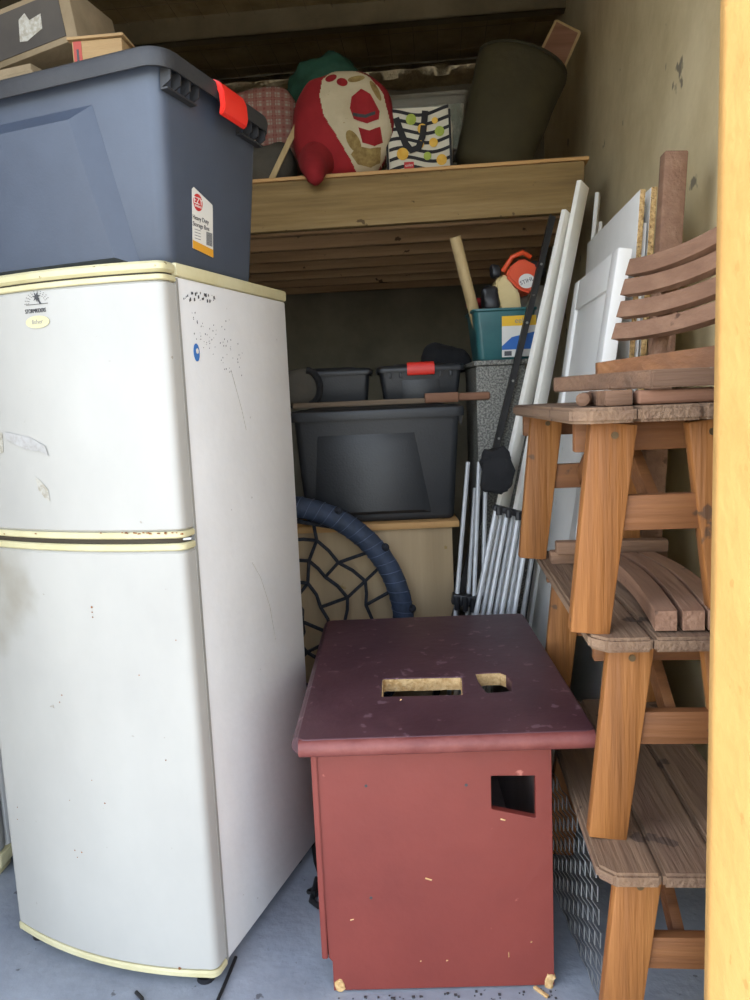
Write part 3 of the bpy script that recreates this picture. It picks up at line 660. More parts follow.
# ================================================================== RIGHT WALL LEANERS
def leaf(name, label, cat, a0, b0, a1, z1, w, th, m, panel=False, loc_b=None, group=None):
    """flat leaf along +b, foot at a0, top leaning to a1"""
    t = thing(name, label, cat, rm(a0, b0, .0), -TH, group)
    ang = math.atan2(a1-a0, z1); h = z1/cos(ang); R_ = Matrix.Rotation(ang, 4, 'Y')
    return t, h, R_
t, h, R_ = leaf('door_leaf', 'large white recessed-panel door leaning beside the wooden bench stack', 'door', .27, 2.34, .548, 1.797, .76, .04, 'whitegloss')
def part(t, R_, lo, hi, name, m, bev=.003, par=None, label=None):
    bm = B(); box(bm, lo, hi, bev); bm.transform(R_); return obj(name, bm, m, par or t, label=label)
part(t, R_, (.012, .08, .10), (.028, .63, h-.10), 'panel', 'whitegloss')
for n, lo, hi in (('stile', (0, 0, 0), (.042, .085, h)), ('stile', (0, .625, 0), (.042, .71, h)), ('rail', (.002, .085, h-.11), (.040, .625, h)), ('rail', (.002, .085, 0), (.040, .625, .16))): part(t, R_, lo, hi, n, 'whitegloss')
t, h, R_ = leaf('shelf_board', 'white melamine board with crumbly chipboard edge leaning behind the white door', 'board', .50, 2.42, .63, 1.975, 0, 0, '')
part(t, R_, (0, 0, 0), (.016, .80, h), 'board_face', 'whitegloss', .0005); part(t, R_, (.0005, -.003, 0), (.0155, 0, h), 'board_edge', 'chip', .0003, label='bare chipboard edge')
t, h, R_ = leaf('shelf_board', 'second white board with chipboard edge, right of the first behind the white door', 'board', .545, 2.44, .668, 1.985, 0, 0, '')
part(t, R_, (0, 0, 0), (.018, .6, h), 'board_face', 'whitegloss', .0005); part(t, R_, (.0005, -.003, 0), (.0175, 0, h), 'board_edge', 'chip', .0003, label='bare chipboard edge')
for i, (a0, a1, z1, lab) in enumerate(((.525, .642, 1.88, 'thin white strip standing between the two chipboard-edged boards'), (.588, .700, 1.89, 'thin white strip just right of the second chipboard-edged board'), (.606, .715, 1.90, 'thin white strip nearest the reddish wooden post'))):
    t, h, R_ = leaf('white_strip', lab, 'board', a0, 2.43, a1, z1, 0, 0, '', group='thin white strips by the wall')
    part(t, R_, (0, 0, 0), (.011, .07, h), 'face', 'whitegloss', .001)
bm = B(); p0, p1 = V((0, 0, 0)), V((.118, 0, 2.045)); bar(bm, p0, p1, .066, .055, (0, 1, 0), .006); meshthing('wooden_post', bm, 'slat', 'tall reddish square wooden post leaning upright near the plaster wall', 'post', loc=rm(.585, 2.335, .004), rotz=-TH)
# white planks
def plank(label, P0, P1, w, th, m, name='white_plank', cat='plank', up=(0, 1, 0), group=None, bev=.003):
    d = (P1-P0); P0 = P0-d*((P0.z-.01)/d.z)          # run down to the floor
    o = B(); bar(o, V((0, 0, 0)), P1-P0, w, th, up, bev); return meshthing(name, o, m, label, cat, group, loc=P0)
plank('long white plank leaning left of another, touching the black steel angle', at(479, 612, 2.93), at(568, 213, 3.10), .075, .02, 'pvc', up=(.75, -.66, 0))
plank('longest white plank leaning right of its twin, reaching the loft beam end', at(502, 600, 2.90), at(583, 184, 3.12), .075, .02, 'pvc', up=(.75, -.66, 0))
plank('white plank leaning behind the two long ones, right of the beam end', at(585, 330, 3.44), at(598, 194, 3.46), .055, .018, 'whitegloss', up=(.9, -.4, 0))
plank('narrow short white batten leaning right of the beam end behind other planks', at(590, 330, 3.47), at(601, 222, 3.47), .028, .015, 'whitegloss', up=(.9, -.4, 0))
# steel angle
an = thing('steel_angle', 'black perforated steel angle bar leaning in front of the speckled cabinet', 'steel bar', (0, 0, 0))
A0, A1 = at(493, 462, 3.02), at(553, 216, 3.10); d = A1-A0; A0 = A0-d*((A0.z-.005)/d.z); an.location = A0
bm = B(); bar(bm, V((0, 0, 0)), A1-A0, .024, .004, (0, 1, 0)); s = (A1-A0).normalized().cross(V((0, 1, 0))).normalized()
bar(bm, s*.012, A1-A0+s*.012, .004, .03, (0, 1, 0)); obj('angle', bm, 'blackmet', an)
for k in range(7):
    p = (A1-A0)*(.25+k*.11); bm = B(); tube(bm, [p+V((0, -.004, 0)), p+V((0, -.0025, 0))], .005, 10); obj('bolt_hole', bm, 'greypl', an)
# ================================================================== FOLDED FRAMES
def pole_bundle(label, tops, bots, r, hubs):
    t = thing('folded_frame', label, 'folding frame', tuple(at(*bots[0])*V((1, 1, 0)) if False else (at(*bots[0]).x, at(*bots[0]).y, 0)))
    L0 = t.location.copy()
    for a, b in zip(tops, bots):
        P, Q = at(*a)-L0, at(*b)-L0; bm = B(); Q = P+(Q-P)*((P.z-.02)/(P.z-Q.z)); tube(bm, [P, Q], r, 8); obj('tube', bm, 'alu', t)
    for (p, q, w, h_) in hubs:
        P, Q = at(*p)-L0, at(*q)-L0; bm = B(); bar(bm, P, Q, w, h_, (0, 0, 1), .004)
        for k in range(4):
            c = P+(Q-P)*((k+.5)/4); tube(bm, [c+V((0, -w/2-.006, -h_*.9)), c+V((0, -w/2-.006, h_*.4))], .011, 8)
        obj('connector', bm, 'blackpl', t)
    return t
pole_bundle('folded frame of thin grey tubes with black connectors standing right of the plywood box', [(462+o, 458+dy, 2.86+.02*i) for i, (o, dy) in enumerate(((6, 4), (17, 4), (24, 2), (13, 30)))], [(457, 596, 2.78), (474, 596, 2.78), (483, 590, 2.82), (468, 600, 2.84)], .0085, [((452, 598, 2.78), (484, 602, 2.78), .05, .04)])
pole_bundle('dense bundle of bright aluminium tubes under black clips leaning below the white planks', [(496+i*5.6, 510+i*1.6, 2.66+.03*(i % 2)) for i in range(7)], [(474+i*6.3, 625, 2.62+.03*(i % 2)) for i in range(7)], .0095, [((493, 507, 2.66), (531, 517, 2.66), .04, .022)])
pole_bundle('pair of short aluminium tubes with a black cap right of the tube bundle', [(530, 522, 2.80), (537, 526, 2.82)], [(508, 625, 2.78), (521, 625, 2.78)], .0095, [((524, 518, 2.80), (541, 523, 2.80), .04, .02)])
bm = B(); blob(bm, (0, 0, 0), (.062, .02, .085), (.5, .5), .022, 22, 28, 18, 3); meshthing('plastic_wrap', bm, 'blackcloth', 'crumpled dark plastic wrap hanging between the steel angle and white planks', 'plastic wrap', loc=at(497, 471, 2.80))
# ================================================================== BACK CLUSTER
pb = thing('plywood_box', 'plywood box with pine top edging behind the rope ring, under a black bin', 'box', (-.33, 3.0, 0), 0)
bm = B(); box(bm, (0, .02, .0), (.64, .45, .855), .002); obj('box_body', bm, 'ply', pb)
bm = B(); box(bm, (-.0, -.005, .857), (.668, .47, .884), .004); obj('top_board', bm, 'plyedge', pb)
# mid bin
BX2, BY2, BH2 = .335, .21, .45
mb = thing('storage_bin', 'wide black storage bin standing on the plywood box', 'storage bin', (.02, 3.02+BY2, .886), 0)
obj('tub', bin_shell(BX2, BY2, BH2, .03, .03), 'binblk', mb, 40); obj('lid', lid_bm(BX2, BY2, BH2, .03, .018, .04), 'binblk', mb, 40)
yf2 = lambda z: -(BY2-.03+.03*z/BH2)
obj('embossed_panel', emboss(-.27, .21, -.24, .15, .03, .36, .035, .016, yf2), 'binblk', mb)
bm = B()
for y in (-.15, -.11, .11, .15): prism(bm, [(BX2-.004, BH2-.03), (BX2+.016, BH2-.03), (BX2+.012, BH2-.07)], y-.002, y+.002, 'xz')
obj('rim_ribs', bm, 'binblk', mb)
# timber tool lying on the mid bin lid
tt = thing('wooden_club', 'long grey stick with thick brown end block lying on the wide black bin', 'stick', (0, 0, 0)); zl = .886+BH2+.024
P = [at(293, 408, 3.1), at(425, 406, 3.1), at(458, 404, 3.1), at(490, 402, 3.1)]; tt.location = (P[0].x, P[0].y, zl)
x0 = P[0].x; bm = B(); box(bm, (0, -.012, 0), (P[1].x-x0, .02, .022), .004); obj('handle', bm, 'greywood', tt)
bm = B(); box(bm, (P[1].x-x0, -.02, 0), (P[2].x-x0, .03, .04), .003); obj('head', bm, 'brownwood', tt)
bm = B(); box(bm, (P[2].x-x0, -.018, .004), (P[3].x-x0, .026, .036), .01, 3); obj('head_end', bm, 'brownwood', tt)
# bins behind / above
sb = thing('storage_bin', 'small black storage bin with a red clip behind the long grey stick', 'storage bin', (.218, 3.36, zl), 0)
obj('tub', bin_shell(.175, .12, .150, .018, .02), 'binblk', sb, 40); obj('lid', lid_bm(.175, .12, .150, .016, .012, .025), 'binblk', sb, 40)
bm = clip(w=.125); bm.transform(Matrix.Translation((0, -.121, .150)) @ Matrix.Scale(.62, 4)); bm.transform(Matrix.Diagonal((1.5, 1, 1, 1))); obj('clip_handle', bm, 'red', sb, label='red clip handle')
obj('embossed_panel', emboss(-.085, .085, -.08, .08, .01, .10, .018, .008, lambda z: -(.12-.018+.018*z/.15)), 'binblk', sb)
bm = B()
for x in (-.13, -.085, .085, .13): box(bm, (x-.006, -.125, .11), (x+.006, -.112, .136), .002)
obj('rim_ribs', bm, 'binblk', sb)
sb2 = thing('storage_bin', 'dark lidded bin left of the small red-clip bin, half hidden by the fridge', 'storage bin', (-.19, 3.44, zl), 0)
obj('tub', bin_shell(.19, .13, .150, .015, .02), 'binblk', sb2, 40); obj('lid', lid_bm(.19, .13, .150, .016, .012, .025), 'binblk', sb2, 40)
bm = B(); blob(bm, (0, 0, .085), (.085, .05, .083), (.8, .8), .008, 8, 28, 18, 2)
hb = thing('padded_bag', 'grey padded bag with dark trim in the shadows beside the fridge edge', 'bag', (-.285, 3.22, zl)); obj('bag_body', bm, 'greycloth', hb)
bm = B(); tube(bm, [V((.055*cos(a)+.02, -.045, .085+.072*sin(a))) for a in [radians(d) for d in range(-80, 100, 12)]], .014, 8); obj('trim', bm, 'blackcloth', hb)
# speckled cabinet
sc = thing('speckled_cabinet', 'speckled grey laminate cabinet standing behind the black steel angle', 'cabinet', (.435, 3.1, 0), 0)
bm = B(); box(bm, (0, 0, .02), (.20, .34, 1.50), .003); obj('cabinet_body', bm, 'speck', sc)
bm = B(); box(bm, (-.01, -.01, 1.502), (.21, .35, 1.522), .003); obj('cabinet_top', bm, 'speck', sc)
bm = B(); box(bm, (.01, .01, 0), (.19, .33, .02)); obj('plinth', bm, 'blackpl', sc)
# teal tub
tb = thing('plastic_tub', 'teal plastic tub with a yellow and blue label holding tools on the speckled cabinet', 'tub', (.565, 3.26, 1.524), 0)
bm = B(); R_ = []
for z, o in ((0, 0), (.005, .004), (.195, .022), (.2, .03), (.208, .03)): R_.append(rrect(.105+o, .10+o, .025, z, 5))
loft(bm, R_, False); R2 = [rrect(.105+.018, .10+.018, .025, .206, 5), rrect(.103, .098, .022, .01, 5)]
bm.verts.ensure_lookup_table(); vs = list(bm.verts); n = len(R_[0]); bm.faces.new(vs[:n]); i1 = [[bm.verts.new(p) for p in q] for q in R2]
for i in range(n):
    bm.faces.new((vs[-n:][i], vs[-n:][(i+1) % n], i1[0][(i+1) % n], i1[0][i])); bm.faces.new((i1[0][i], i1[0][(i+1) % n], i1[1][(i+1) % n], i1[1][i]))
bm.faces.new(i1[1]); obj('tub', bm, 'tub', tb)
lm = frame(V((.035, -.1225, .09)), (1, 0, 0), (0, -.1, 1))
def lab(m, pts, nm, z=.0, par=None):
    bm = B(); prism(bm, pts, z, z+.0008, 'xy'); bm.transform(lm); return obj(nm, bm, m, par or tb)
lb = lab('label', [(-.05, -.08), (.09, -.08), (.09, .085), (-.05, .085)], 'product_label')
lab('yellowl', [(-.05, .045), (.09, .045), (.09, .085), (-.05, .085)], 'label_band', .001, lb); lab('bluel', [(-.05, -.035), (-.01, .0), (.09, .02), (.09, -.05), (-.05, -.05)], 'label_band', .001, lb); lab('grey', [(-.04, -.075), (-.01, -.075), (-.01, -.056), (-.04, -.056)], 'barcode', .001, lb)
text('eel', .03, 'greypl', lb, lm @ Matrix.Translation((.02, .065, .0022)), 'label_text')
# pole
bm = B(); P0, P1 = at(484, 346, 3.26), at(455, 237, 3.16); P0 = V((.50, 3.26, 1.54)); tube(bm, [V((0, 0, 0)), P1-P0], .0235, 16); meshthing('wooden_pole', bm, 'stick', 'thick pale wooden pole leaning from the teal tub up to the joists', 'pole', loc=P0)
# chainsaw in tub
cs = thing('chainsaw', 'orange and cream chainsaw with black grip lying on top of the teal tub', 'chainsaw', at(514, 284, 3.24), 0); cs.scale = (1.12, 1.12, 1.12)
bm = B(); prism(bm, [(-.03, .05), (.02, .085), (.075, .055), (.085, .0), (.05, -.045), (.01, -.03), (-.04, .02)], -.06, .07, 'xz', .008); obj('housing', bm, 'chorange', cs)
bm = B(); prism(bm, [(-.08, -.0), (-.055, .035), (-.02, .02), (.012, -.03), (.02, -.10), (-.03, -.115), (-.07, -.09)], -.04, .05, 'xz', .010); obj('fuel_tank', bm, 'chcream', cs)
bm = B(); tube(bm, [V((-.05, -.05, .04)), V((-.02, -.075, .085)), V((.02, -.075, .10)), V((.05, -.06, .085))], .009, 10); obj('handle', bm, 'chorange', cs)
bm = B(); blob(bm, (-.095, -.03, -.055), (.032, .03, .045), (.6, .6), .012, 30, 20, 12); obj('grip', bm, 'blackpl', cs)
bm = B(); blob(bm, (-.075, -.03, .045), (.02, .025, .025), (.6, .6), .008, 30, 16, 10); blob(bm, (.08, -.02, .045), (.028, .03, .03), (.6, .6), .008, 30, 16, 10); obj('engine_parts', bm, 'blackpl', cs)
lg = disc(frame(V((.035, -.0615, .0)), (1, 0, 0), (0, 0, 1)), .030, .026, 'label', 'logo_disc', cs); text('STIHL', .021, 'mark', lg, frame(V((.035, -.0628, .0)), (1, 0, .35), (-.35, 0, 1)), 'logo_text')
bm = B(); prism(bm, [(.085*cos(a), .085*sin(a)) for a in [2*pi*k/28 for k in range(28)]], -.012, .012, 'xz', .004); meshthing('round_disc', bm, 'greypl', 'pale grey round disc standing in the tub behind the steel angle', 'disc', loc=at(538, 305, 3.36))
bm = B(); blob(bm, (0, 0, 0), (.09, .05, .022), (.6, .6), .01, 16, 24, 12); meshthing('red_packet', bm, 'sackred', 'red packet poking out of the teal tub below the chainsaw', 'packet', loc=at(487, 303, 3.40))
bm = B(); blob(bm, (0, 0, .0), (.11, .07, .075), (.8, .8), .03, 7, 28, 18, 5); meshthing('black_bag', bm, 'blackcloth', 'slumped black bag between the small bin and the teal tub', 'bag', loc=V((.365, 3.56, zl+.19)))
# rope net swing ring
sw = thing('net_swing', 'round nest swing with navy padded ring and dark rope net leaning behind the fridge', 'swing', (0, 0, 0))
k_ = 2.9/2.62; cx_, cz_, r_ = -.3512*k_, H_+(.5896-H_)*k_, .436*k_; sw.location = (cx_, 2.9, 0)
bm = B(); N = 96; tube(bm, [V((r_*cos(2*pi*i/N), 0, cz_+r_*sin(2*pi*i/N))) for i in range(N)], [.0415+.0015*(i % 2) for i in range(N)], 14, True); rg = obj('ring', bm, 'ring', sw, 60)
bm = B()
for i in range(72):
    a = 2*pi*i/72; c = V((r_*cos(a), 0, cz_+r_*sin(a))); e = V((cos(a), 0, sin(a)))
    tl_ = V((-sin(a), 0, cos(a)))*.012
    tube(bm, [c+e*.0435*cos(b)+V((0, -1, 0))*.0435*sin(b)+tl_*(b-1.5)*.8 for b in [k*.26 for k in range(-1, 14)]], .0016, 4)
obj('ring_seams', bm, 'ringlt', rg)
bm = B()
for a_ in (62, 36, 6, 95, 130, 160):
    a = radians(a_); c = V((r_*cos(a), -.02, cz_+r_*sin(a))); blob(bm, c+V((cos(a), 0, sin(a)))*.035, (.017, .02, .017), (1, 1), .004, 30, 12, 8)
obj('rope_knots', bm, 'rope', sw)
# net: concentric irregular rings joined in a hex-like web
bm = B(); random.seed(5); rings_ = [(.93, 26), (.74, 20), (.55, 16), (.36, 10), (.18, 6)]; pts = []
def np_(fr_, a): return V((r_*fr_*cos(a), .05*(1-fr_*fr_), cz_+r_*fr_*sin(a)))
nodes = []
for q, (f_, n) in enumerate(rings_):
    row = []
    for i in range(n):
        a = 2*pi*(i+.5*(q % 2))/n+random.uniform(-.05, .05); row.append((a, f_+(.035 if i % 2 else -.035)*(q > 0)+random.uniform(-.012, .012)))
    nodes.append(row)
for q, row in enumerate(nodes):
    n = len(row)
    if q > 0:
        for i in range(n):
            a, b = row[i], row[(i+1) % n]; a2 = b[0]+(2*pi if i == n-1 else 0); tube(bm, [np_(a[1], a[0]), np_((a[1]+b[1])/2, (a[0]+a2)/2), np_(b[1], b[0])], .0075, 6)
    if q+1 < len(nodes):
        for (a, f_) in nodes[q+1][::1]:
            bst = min(row, key=lambda t: abs(math.remainder(t[0]-a, 2*pi))+(0.2 if t[1] < f_ else 0)); tube(bm, [np_(f_, a), np_(bst[1], bst[0])], .0075, 6)
for (a, f_) in nodes[0]: tube(bm, [np_(f_, a), np_(1, a)], .0075, 6)
obj('rope_net', bm, 'rope', sw)
bm = B(); tube(bm, [np_(.98, radians(112)), np_(.90, radians(90)), np_(.93, radians(60)), np_(.97, radians(50))], .009, 8); obj('loose_rope', bm, 'rope', sw)
# ================================================================== LOFT ITEMS
ZL = 2.405
def on(px, Y): p = at(px, 160, Y); return V((p.x, Y, ZL))
# red sack
c = V((-.072, 3.72, ZL))
c.z += .012; sk = thing('fabric_sack', 'stuffed red cloth sack with a printed cream front on the loft edge', 'sack', c, .0)
def skshape(q, p): return V((q.x*(1-.12*max(0, p.z))+.03*p.z*0, q.y, q.z))
tilt = Matrix.Rotation(radians(-6), 4, 'Y')
bm = B(); blob(bm, (0, 0, .235), (.235, .13, .245), (.85, .8), .03, 4, 48, 32, 1, skshape); obj('sack_cloth', bm, 'sackred', sk, 60)
def drape(poly_px, m, name, parent, off=.004, base=None):
    """thin patch following the sack front, defined in sack x,z"""
    from mathutils.bvhtree import BVHTree
    tmp = B(); blob(tmp, (0, 0, .235), (.235, .13, .245), (.85, .8), .03, 4, 48, 32, 1, skshape); bvh = BVHTree.FromBMesh(tmp)
    xs = [p[0] for p in poly_px]; zs = [p[1] for p in poly_px]; g = {}; bm = B(); N_ = 80; M_ = 80
    def inside(x, z):
        r = False; n = len(poly_px)
        for i in range(n):
            (x1, z1), (x2, z2) = poly_px[i], poly_px[i-1]
            if (z1 > z) != (z2 > z) and x < (x2-x1)*(z-z1)/(z2-z1)+x1: r = not r
        return r
    x0, x1, z0, z1 = min(xs), max(xs), min(zs), max(zs)
    def vert(i, j):
        if (i, j) in g: return g[(i, j)]
        x = x0+(x1-x0)*i/N_; z = z0+(z1-z0)*j/M_; h = bvh.ray_cast(V((x, -1, z)), V((0, 1, 0)))
        v = bm.verts.new(h[0]+V((0, -off, 0))) if h[0] else None; g[(i, j)] = v; return v
    for i in range(N_):
        for j in range(M_):
            if inside(x0+(x1-x0)*(i+.5)/N_, z0+(z1-z0)*(j+.5)/M_):
                q = [vert(i, j), vert(i+1, j), vert(i+1, j+1), vert(i, j+1)]
                if all(q): bm.faces.new(q)
    tmp.free(); return obj(name, bm, m, parent, 60)
pr = drape([(-.10, .34), (-.085, .42), (-.04, .468), (.04, .478), (.12, .44), (.19, .35), (.225, .2), (.22, .05), (.15, .0), (.06, .0), (.03, .06), (-.03, .16), (-.085, .25)], 'sackcream', 'front_panel', sk, .003)
def ell(cx, cz, rx, rz, rot=0, n=20): return [(cx+rx*cos(2*pi*k/n)*cos(rot)-rz*sin(2*pi*k/n)*sin(rot), cz+rx*cos(2*pi*k/n)*sin(rot)+rz*sin(2*pi*k/n)*cos(rot)) for k in range(n)]
drape([(.045, .33), (.09, .365), (.13, .34), (.17, .27), (.165, .235), (.11, .215), (.05, .235), (.035, .28)], 'sackred', 'red_print', pr, .006)
drape([(.07, .20), (.12, .185), (.17, .205), (.18, .14), (.14, .12), (.085, .135)], 'sackred', 'red_print', pr, .006)
drape(ell(-.045, .425, .028, .018, .4), 'sackred', 'red_print', pr, .006)
drape(ell(.005, .40, .026, .02, -.4), 'sackred', 'red_print', pr, .006)
drape(ell(.045, .14, .028, .05, .5), 'sackbrown', 'brown_print', pr, .006)
drape([(.03, .085), (.06, .12), (.12, .11), (.17, .12), (.165, .06), (.12, .035), (.06, .045)], 'sackbrown', 'brown_print', pr, .007)
drape(ell(.07, .415, .04, .016, .2), 'sackbrown', 'brown_print', pr, .006)
drape(ell(.155, .36, .014, .05, .45), 'sackbrown', 'brown_print', pr, .006)
drape([(.048, .262), (.105, .252), (.15, .268), (.15, .254), (.105, .238), (.046, .247)], 'mark', 'dark_band_print', pr, .009)
bm = B(); tube(bm, [V((-.12, -.03, .10)), V((-.13, -.09, .06)), V((-.135, -.15, .03)), V((-.135, -.20, .0)), V((-.132, -.235, -.03)), V((-.13, -.24, -.06)), V((-.128, -.238, -.08))], [.09, .085, .068, .055, .045, .035, .01], 16); obj('sack_corner', bm, 'sackred', sk, 60)
# tote
tw = .36; p = at(388, 165, 3.66); p2 = at(452, 165, 3.66)
to = thing('cooler_tote', 'black and white striped tote bag printed with citrus slices on the loft', 'bag', V((p.x+.0, 3.66, ZL)), -.03)
W_ = p2.x-p.x; Ht_ = .315
bm = B(); R_ = []
for z, o, dy in ((0, 0, 0), (.1, .006, 0), (.22, .01, 0), (.30, .0, 0), (.315, -.008, 0)): R_.append(rrect(W_/2+o, .085-z*.1+dy, .02, z, 4, W_/2, .09))
loft(bm, R_); tobody = obj('tote_body', bm, 'totewht', to)
fyt = lambda z: .09-(.085-z*.1)-.002
for k in range(7):
    bm = B(); z0 = .025+k*.043; rings = []
    for i in range(15):
        x = .008+(W_-.016)*i/14; z = z0+.016*sin(i*.42+k*.25)+.01*(i/14); y = fyt(z)-.002
        rings.append([V((x, y, z)), V((x, y, z+.014)), V((x, y+.004, z+.014)), V((x, y+.004, z))])
    loft(bm, rings); obj('black_stripe', bm, 'toteblk', tobody)
for (x, z, r__, m_) in ((.115, .26, .024, 'lime'), (.165, .215, .022, 'lemon'), (.245, .20, .022, 'lime'), (.07, .105, .027, 'lemon'), (.215, .15, .02, 'lemon'), (.155, .145, .016, 'lemon'), (.25, .07, .024, 'lemon'), (.185, .09, .018, 'lime'), (.225, .25, .014, 'lemon')):
    if x > W_-.03: x = W_-.03
    o = disc(frame(V((x, fyt(z)-.006, z)), (1, 0, 0), (0, -.1, 1)), r__, r__, m_, 'citrus_print', tobody, .001)
bm = B(); pts = [(.045, .27), (.06, .22), (.085, .15), (.11, .12), (.145, .13), (.165, .18), (.175, .24), (.182, .295)]
rings = []
for i, (x, z) in enumerate(pts):
    a = pts[max(0, i-1)]; b = pts[min(len(pts)-1, i+1)]; dx, dz = b[0]-a[0], b[1]-a[1]; l = hypot(dx, dz); nx_, nz_ = -dz/l*.015, dx/l*.015
    y = fyt(z)-.010; rings.append([V((x-nx_, y, z-nz_)), V((x+nx_, y, z+nz_)), V((x+nx_, y+.003, z+nz_)), V((x-nx_, y+.003, z-nz_))])
loft(bm, rings); obj('strap', bm, 'toteblk', to)
bm = B(); tube(bm, [V((.12, .12, .30)), V((.16, .13, .335)), V((.22, .13, .335)), V((W_-.02, .12, .30))], .012, 6); obj('strap', bm, 'toteblk', to)
for x in (.0, W_-.004): bm = B(); bar(bm, V((x, fyt(0)-.001, 0)), V((x, fyt(.3)-.001, .3)), .01, .006, (0, 1, 0)); obj('piping', bm, 'toteblk', to)
tg = obj('red_tag', box(B(), (.075, fyt(.04)-.011, .035), (.12, fyt(.04)-.009, .065)), 'redink', to); text('coles', .017, 'label', tg, frame(V((.0975, fyt(.04)-.0118, .05)), (1, 0, .05), (0, 0, 1)), 'tag_text')
# olive duffel: cylinder, axis tilted
df = thing('duffel_bag', 'big olive green duffel bag standing tilted on the loft beside the striped tote', 'duffel bag', V((0, 0, 0)))
Pb = at(487, 170, 3.82); Pt = at(516, 62, 3.90); Pb.z = ZL+.02; df.location = (Pb.x, Pb.y, ZL+.02)
ax = (Pt-Pb); L0 = ax.length; bm = B(); rings = []; az = ax.normalized()+V((.05, 0, 0)); az.normalize(); ux = V((1, 0, 0)); ux = (ux-az*ux.dot(az)).normalized(); uy = az.cross(ux)
for k in range(25):
    t = k/24; rad = (.185+.035*t)*(1-.35*max(0, (.08-t)/.08)**2)*(1-.25*max(0, (t-.94)/.06)**2); rw = []
    for i in range(36):
        a = 2*pi*i/36; q = ux*cos(a)*rad+uy*sin(a)*rad*.75+az*(t*L0); q += (ux*cos(a)+uy*sin(a))*.018*noise.noise(q*5)
        q.z = max(q.z, -.012); rw.append(q+V((.01, 0, .01)))
    rings.append(rw)
loft(bm, rings); obj('bag_body', bm, 'olive', df, 60)
bm = B()
for t, k in ((.965, 1),):
    rad = .185+.035*t; tube(bm, [ux*cos(a)*rad*.99+uy*sin(a)*rad*.745+az*(t*L0)+V((.01, 0, .012)) for a in [2*pi*i/36 for i in range(36)]], .007, 8, True)
obj('piping', bm, 'oliveband', df)
# tilted wooden board behind duffel
bm = B(); bd = thing('wooden_board', 'tilted wood board with pale rim sticking up behind the olive duffel bag', 'board', at(548, 95, 4.05), 0)
Q = [at(*p, 4.02)-bd.location for p in ((556, 18), (582, 31), (562, 76), (534, 62))]; bd.location.z = bd.location.z
bm = B(); vs = [(q.x, q.z) for q in Q]; c0 = (sum(v[0] for v in vs)/4, sum(v[1] for v in vs)/4); prism(bm, vs, -.03, .03, 'xz', .006); obj('rim', bm, 'stick', bd)
bm = B(); prism(bm, [(c0[0]+(v[0]-c0[0])*.82, c0[1]+(v[1]-c0[1])*.86) for v in vs], -.034, -.028, 'xz'); obj('face', bm, 'brownwood', bd)
bm = B(); dd = (V((vs[3][0], 0, vs[3][1]))+V((vs[2][0], 0, vs[2][1])))/2; bar(bm, dd, V((-.25, .0, ZL-bd.location.z+.0)), .04, .02, (0, 1, 0)); obj('stem', bm, 'stick', bd)
# clear tubs
for i, (px, pyb, pyt, lab_) in enumerate(((418, 112, 88, 'clear plastic tub of papers, lower of the two behind the striped tote'), (418, 90, 60, 'clear plastic tub of papers, upper of the two behind the striped tote'))):
    Y = 4.25; A = at(374, 112, Y); Cc = at(470, 108, Y); zb = ZL+.002+.30*i
    t = thing('clear_tub', lab_, 'tub', V(((A.x+Cc.x)/2, Y+.2, zb)), -.1, 'clear tubs on the loft'); t.scale = (1, 1, 1.44)
    w = (Cc.x-A.x)/2
    bm = B(); loft(bm, [rrect(w-.03, .16, .03, .0, 4), rrect(w, .19, .03, .185, 4), rrect(w+.012, .2, .03, .187, 4), rrect(w+.012, .2, .03, .20, 4), rrect(w-.008, .18, .03, .205, 4)]); obj('tub', bm, 'clear', t)
    bm = B(); loft(bm, [rrect(w-.04, .15, .02, .008, 4), rrect(w-.012, .175, .02, .16, 4)]); obj('papers', bm, 'paper', t)
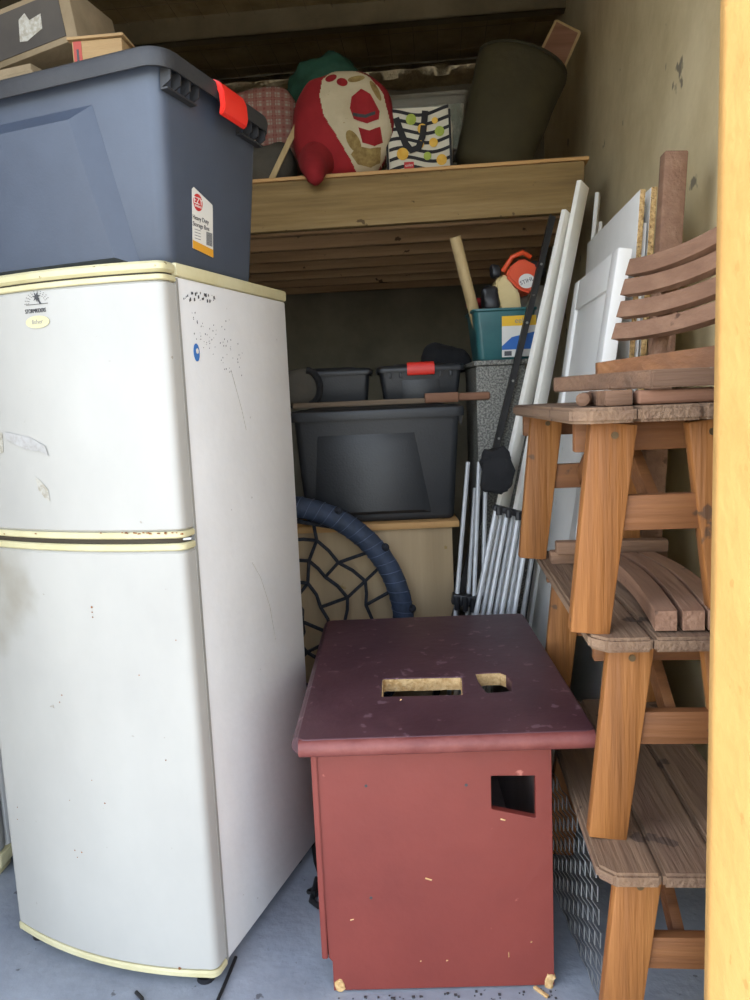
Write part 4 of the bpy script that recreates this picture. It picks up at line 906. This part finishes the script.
# lifting platform under the tubs: green tarp bundle
bm = B(); blob(bm, (-.04, 0, .42), (.24, .14, .42), (.8, .8), .07, 5, 48, 34, 4); meshthing('tarp_bundle', bm, 'tarp', 'crumpled dark green tarp bundle behind the red cloth sack', 'tarp', loc=V((-.15, 4.42, ZL+.03)), smooth=60)
bm = B(); blob(bm, (0, 0, .26), (.27, .13, .27), (.5, .5), .03, 4, 40, 28, 6, lambda q, p: V((q.x, q.y, q.z+.25*q.x*(p.z > 0)*p.z))); meshthing('plaid_bag', bm, 'plaid', 'red and white plaid bag on the loft just right of the big bin', 'bag', loc=V((-.58, 4.1, ZL+.02)), smooth=60)
bm = B(); blob(bm, (0, 0, .10), (.15, .10, .11), (.7, .7), .03, 6, 30, 20, 8); meshthing('grey_bundle', bm, 'greycloth', 'dull grey cloth bundle on the loft below the plaid bag', 'bundle', loc=V((-.47, 3.86, ZL+.02)), smooth=60)
bm = B(); P0 = at(271, 181, 3.64); P1 = at(303, 113, 3.70); P0.z = ZL+.006; bar(bm, V((0, 0, 0)), P1-P0, .026, .012, (0, 1, 0), .002); meshthing('wooden_stick', bm, 'stick', 'pale wooden stick leaning on the loft left of the red sack', 'stick', loc=P0)
# ================================================================== CAMERA, LIGHT
cam = bpy.data.cameras.new('camera'); co = bpy.data.objects.new('camera', cam); COL.objects.link(co)
F = V((0, cos(P_), -sin(P_))); U0 = V((0, sin(P_), cos(P_))); R0 = V((1, 0, 0)); Rr = R0*cos(RR)-U0*sin(RR); Uu = U0*cos(RR)+R0*sin(RR)
m = Matrix.Identity(4)
for i in range(3): m[i][0], m[i][1], m[i][2] = Rr[i], Uu[i], -F[i]
m.translation = V((0, 0, H_)); co.matrix_world = m
cam.sensor_fit = 'VERTICAL'; cam.sensor_height = 36; cam.lens = F_*.036; cam.clip_start = .05; S.camera = co
w = bpy.data.worlds.new('sky'); S.world = w; w.use_nodes = True; n = w.node_tree.nodes; bg = n['Background']
sky = n.new('ShaderNodeTexSky'); sky.sky_type = 'NISHITA'; sky.sun_disc = False; sky.sun_elevation = radians(42); sky.sun_rotation = radians(-75)
hs = n.new('ShaderNodeHueSaturation'); hs.inputs['Saturation'].default_value = .5; w.node_tree.links.new(sky.outputs[0], hs.inputs['Color']); w.node_tree.links.new(hs.outputs[0], bg.inputs[0]); bg.inputs[1].default_value = .38
sl_ = bpy.data.lights.new('sun', 'SUN'); so = bpy.data.objects.new('sun', sl_); COL.objects.link(so); sl_.energy = 2.2; sl_.angle = radians(.6); sl_.color = (1, .95, .86)
dr = rm(.80, .13, -.36); so.rotation_euler = dr.to_track_quat('-Z', 'Y').to_euler()
vs_ = S.view_settings; vs_.view_transform = 'Standard'; vs_.look = 'None'; vs_.gamma = 1; vs_.exposure = 1.55
try: vs_.use_curve_mapping = False
except Exception: pass
S.display_settings.display_device = 'sRGB'
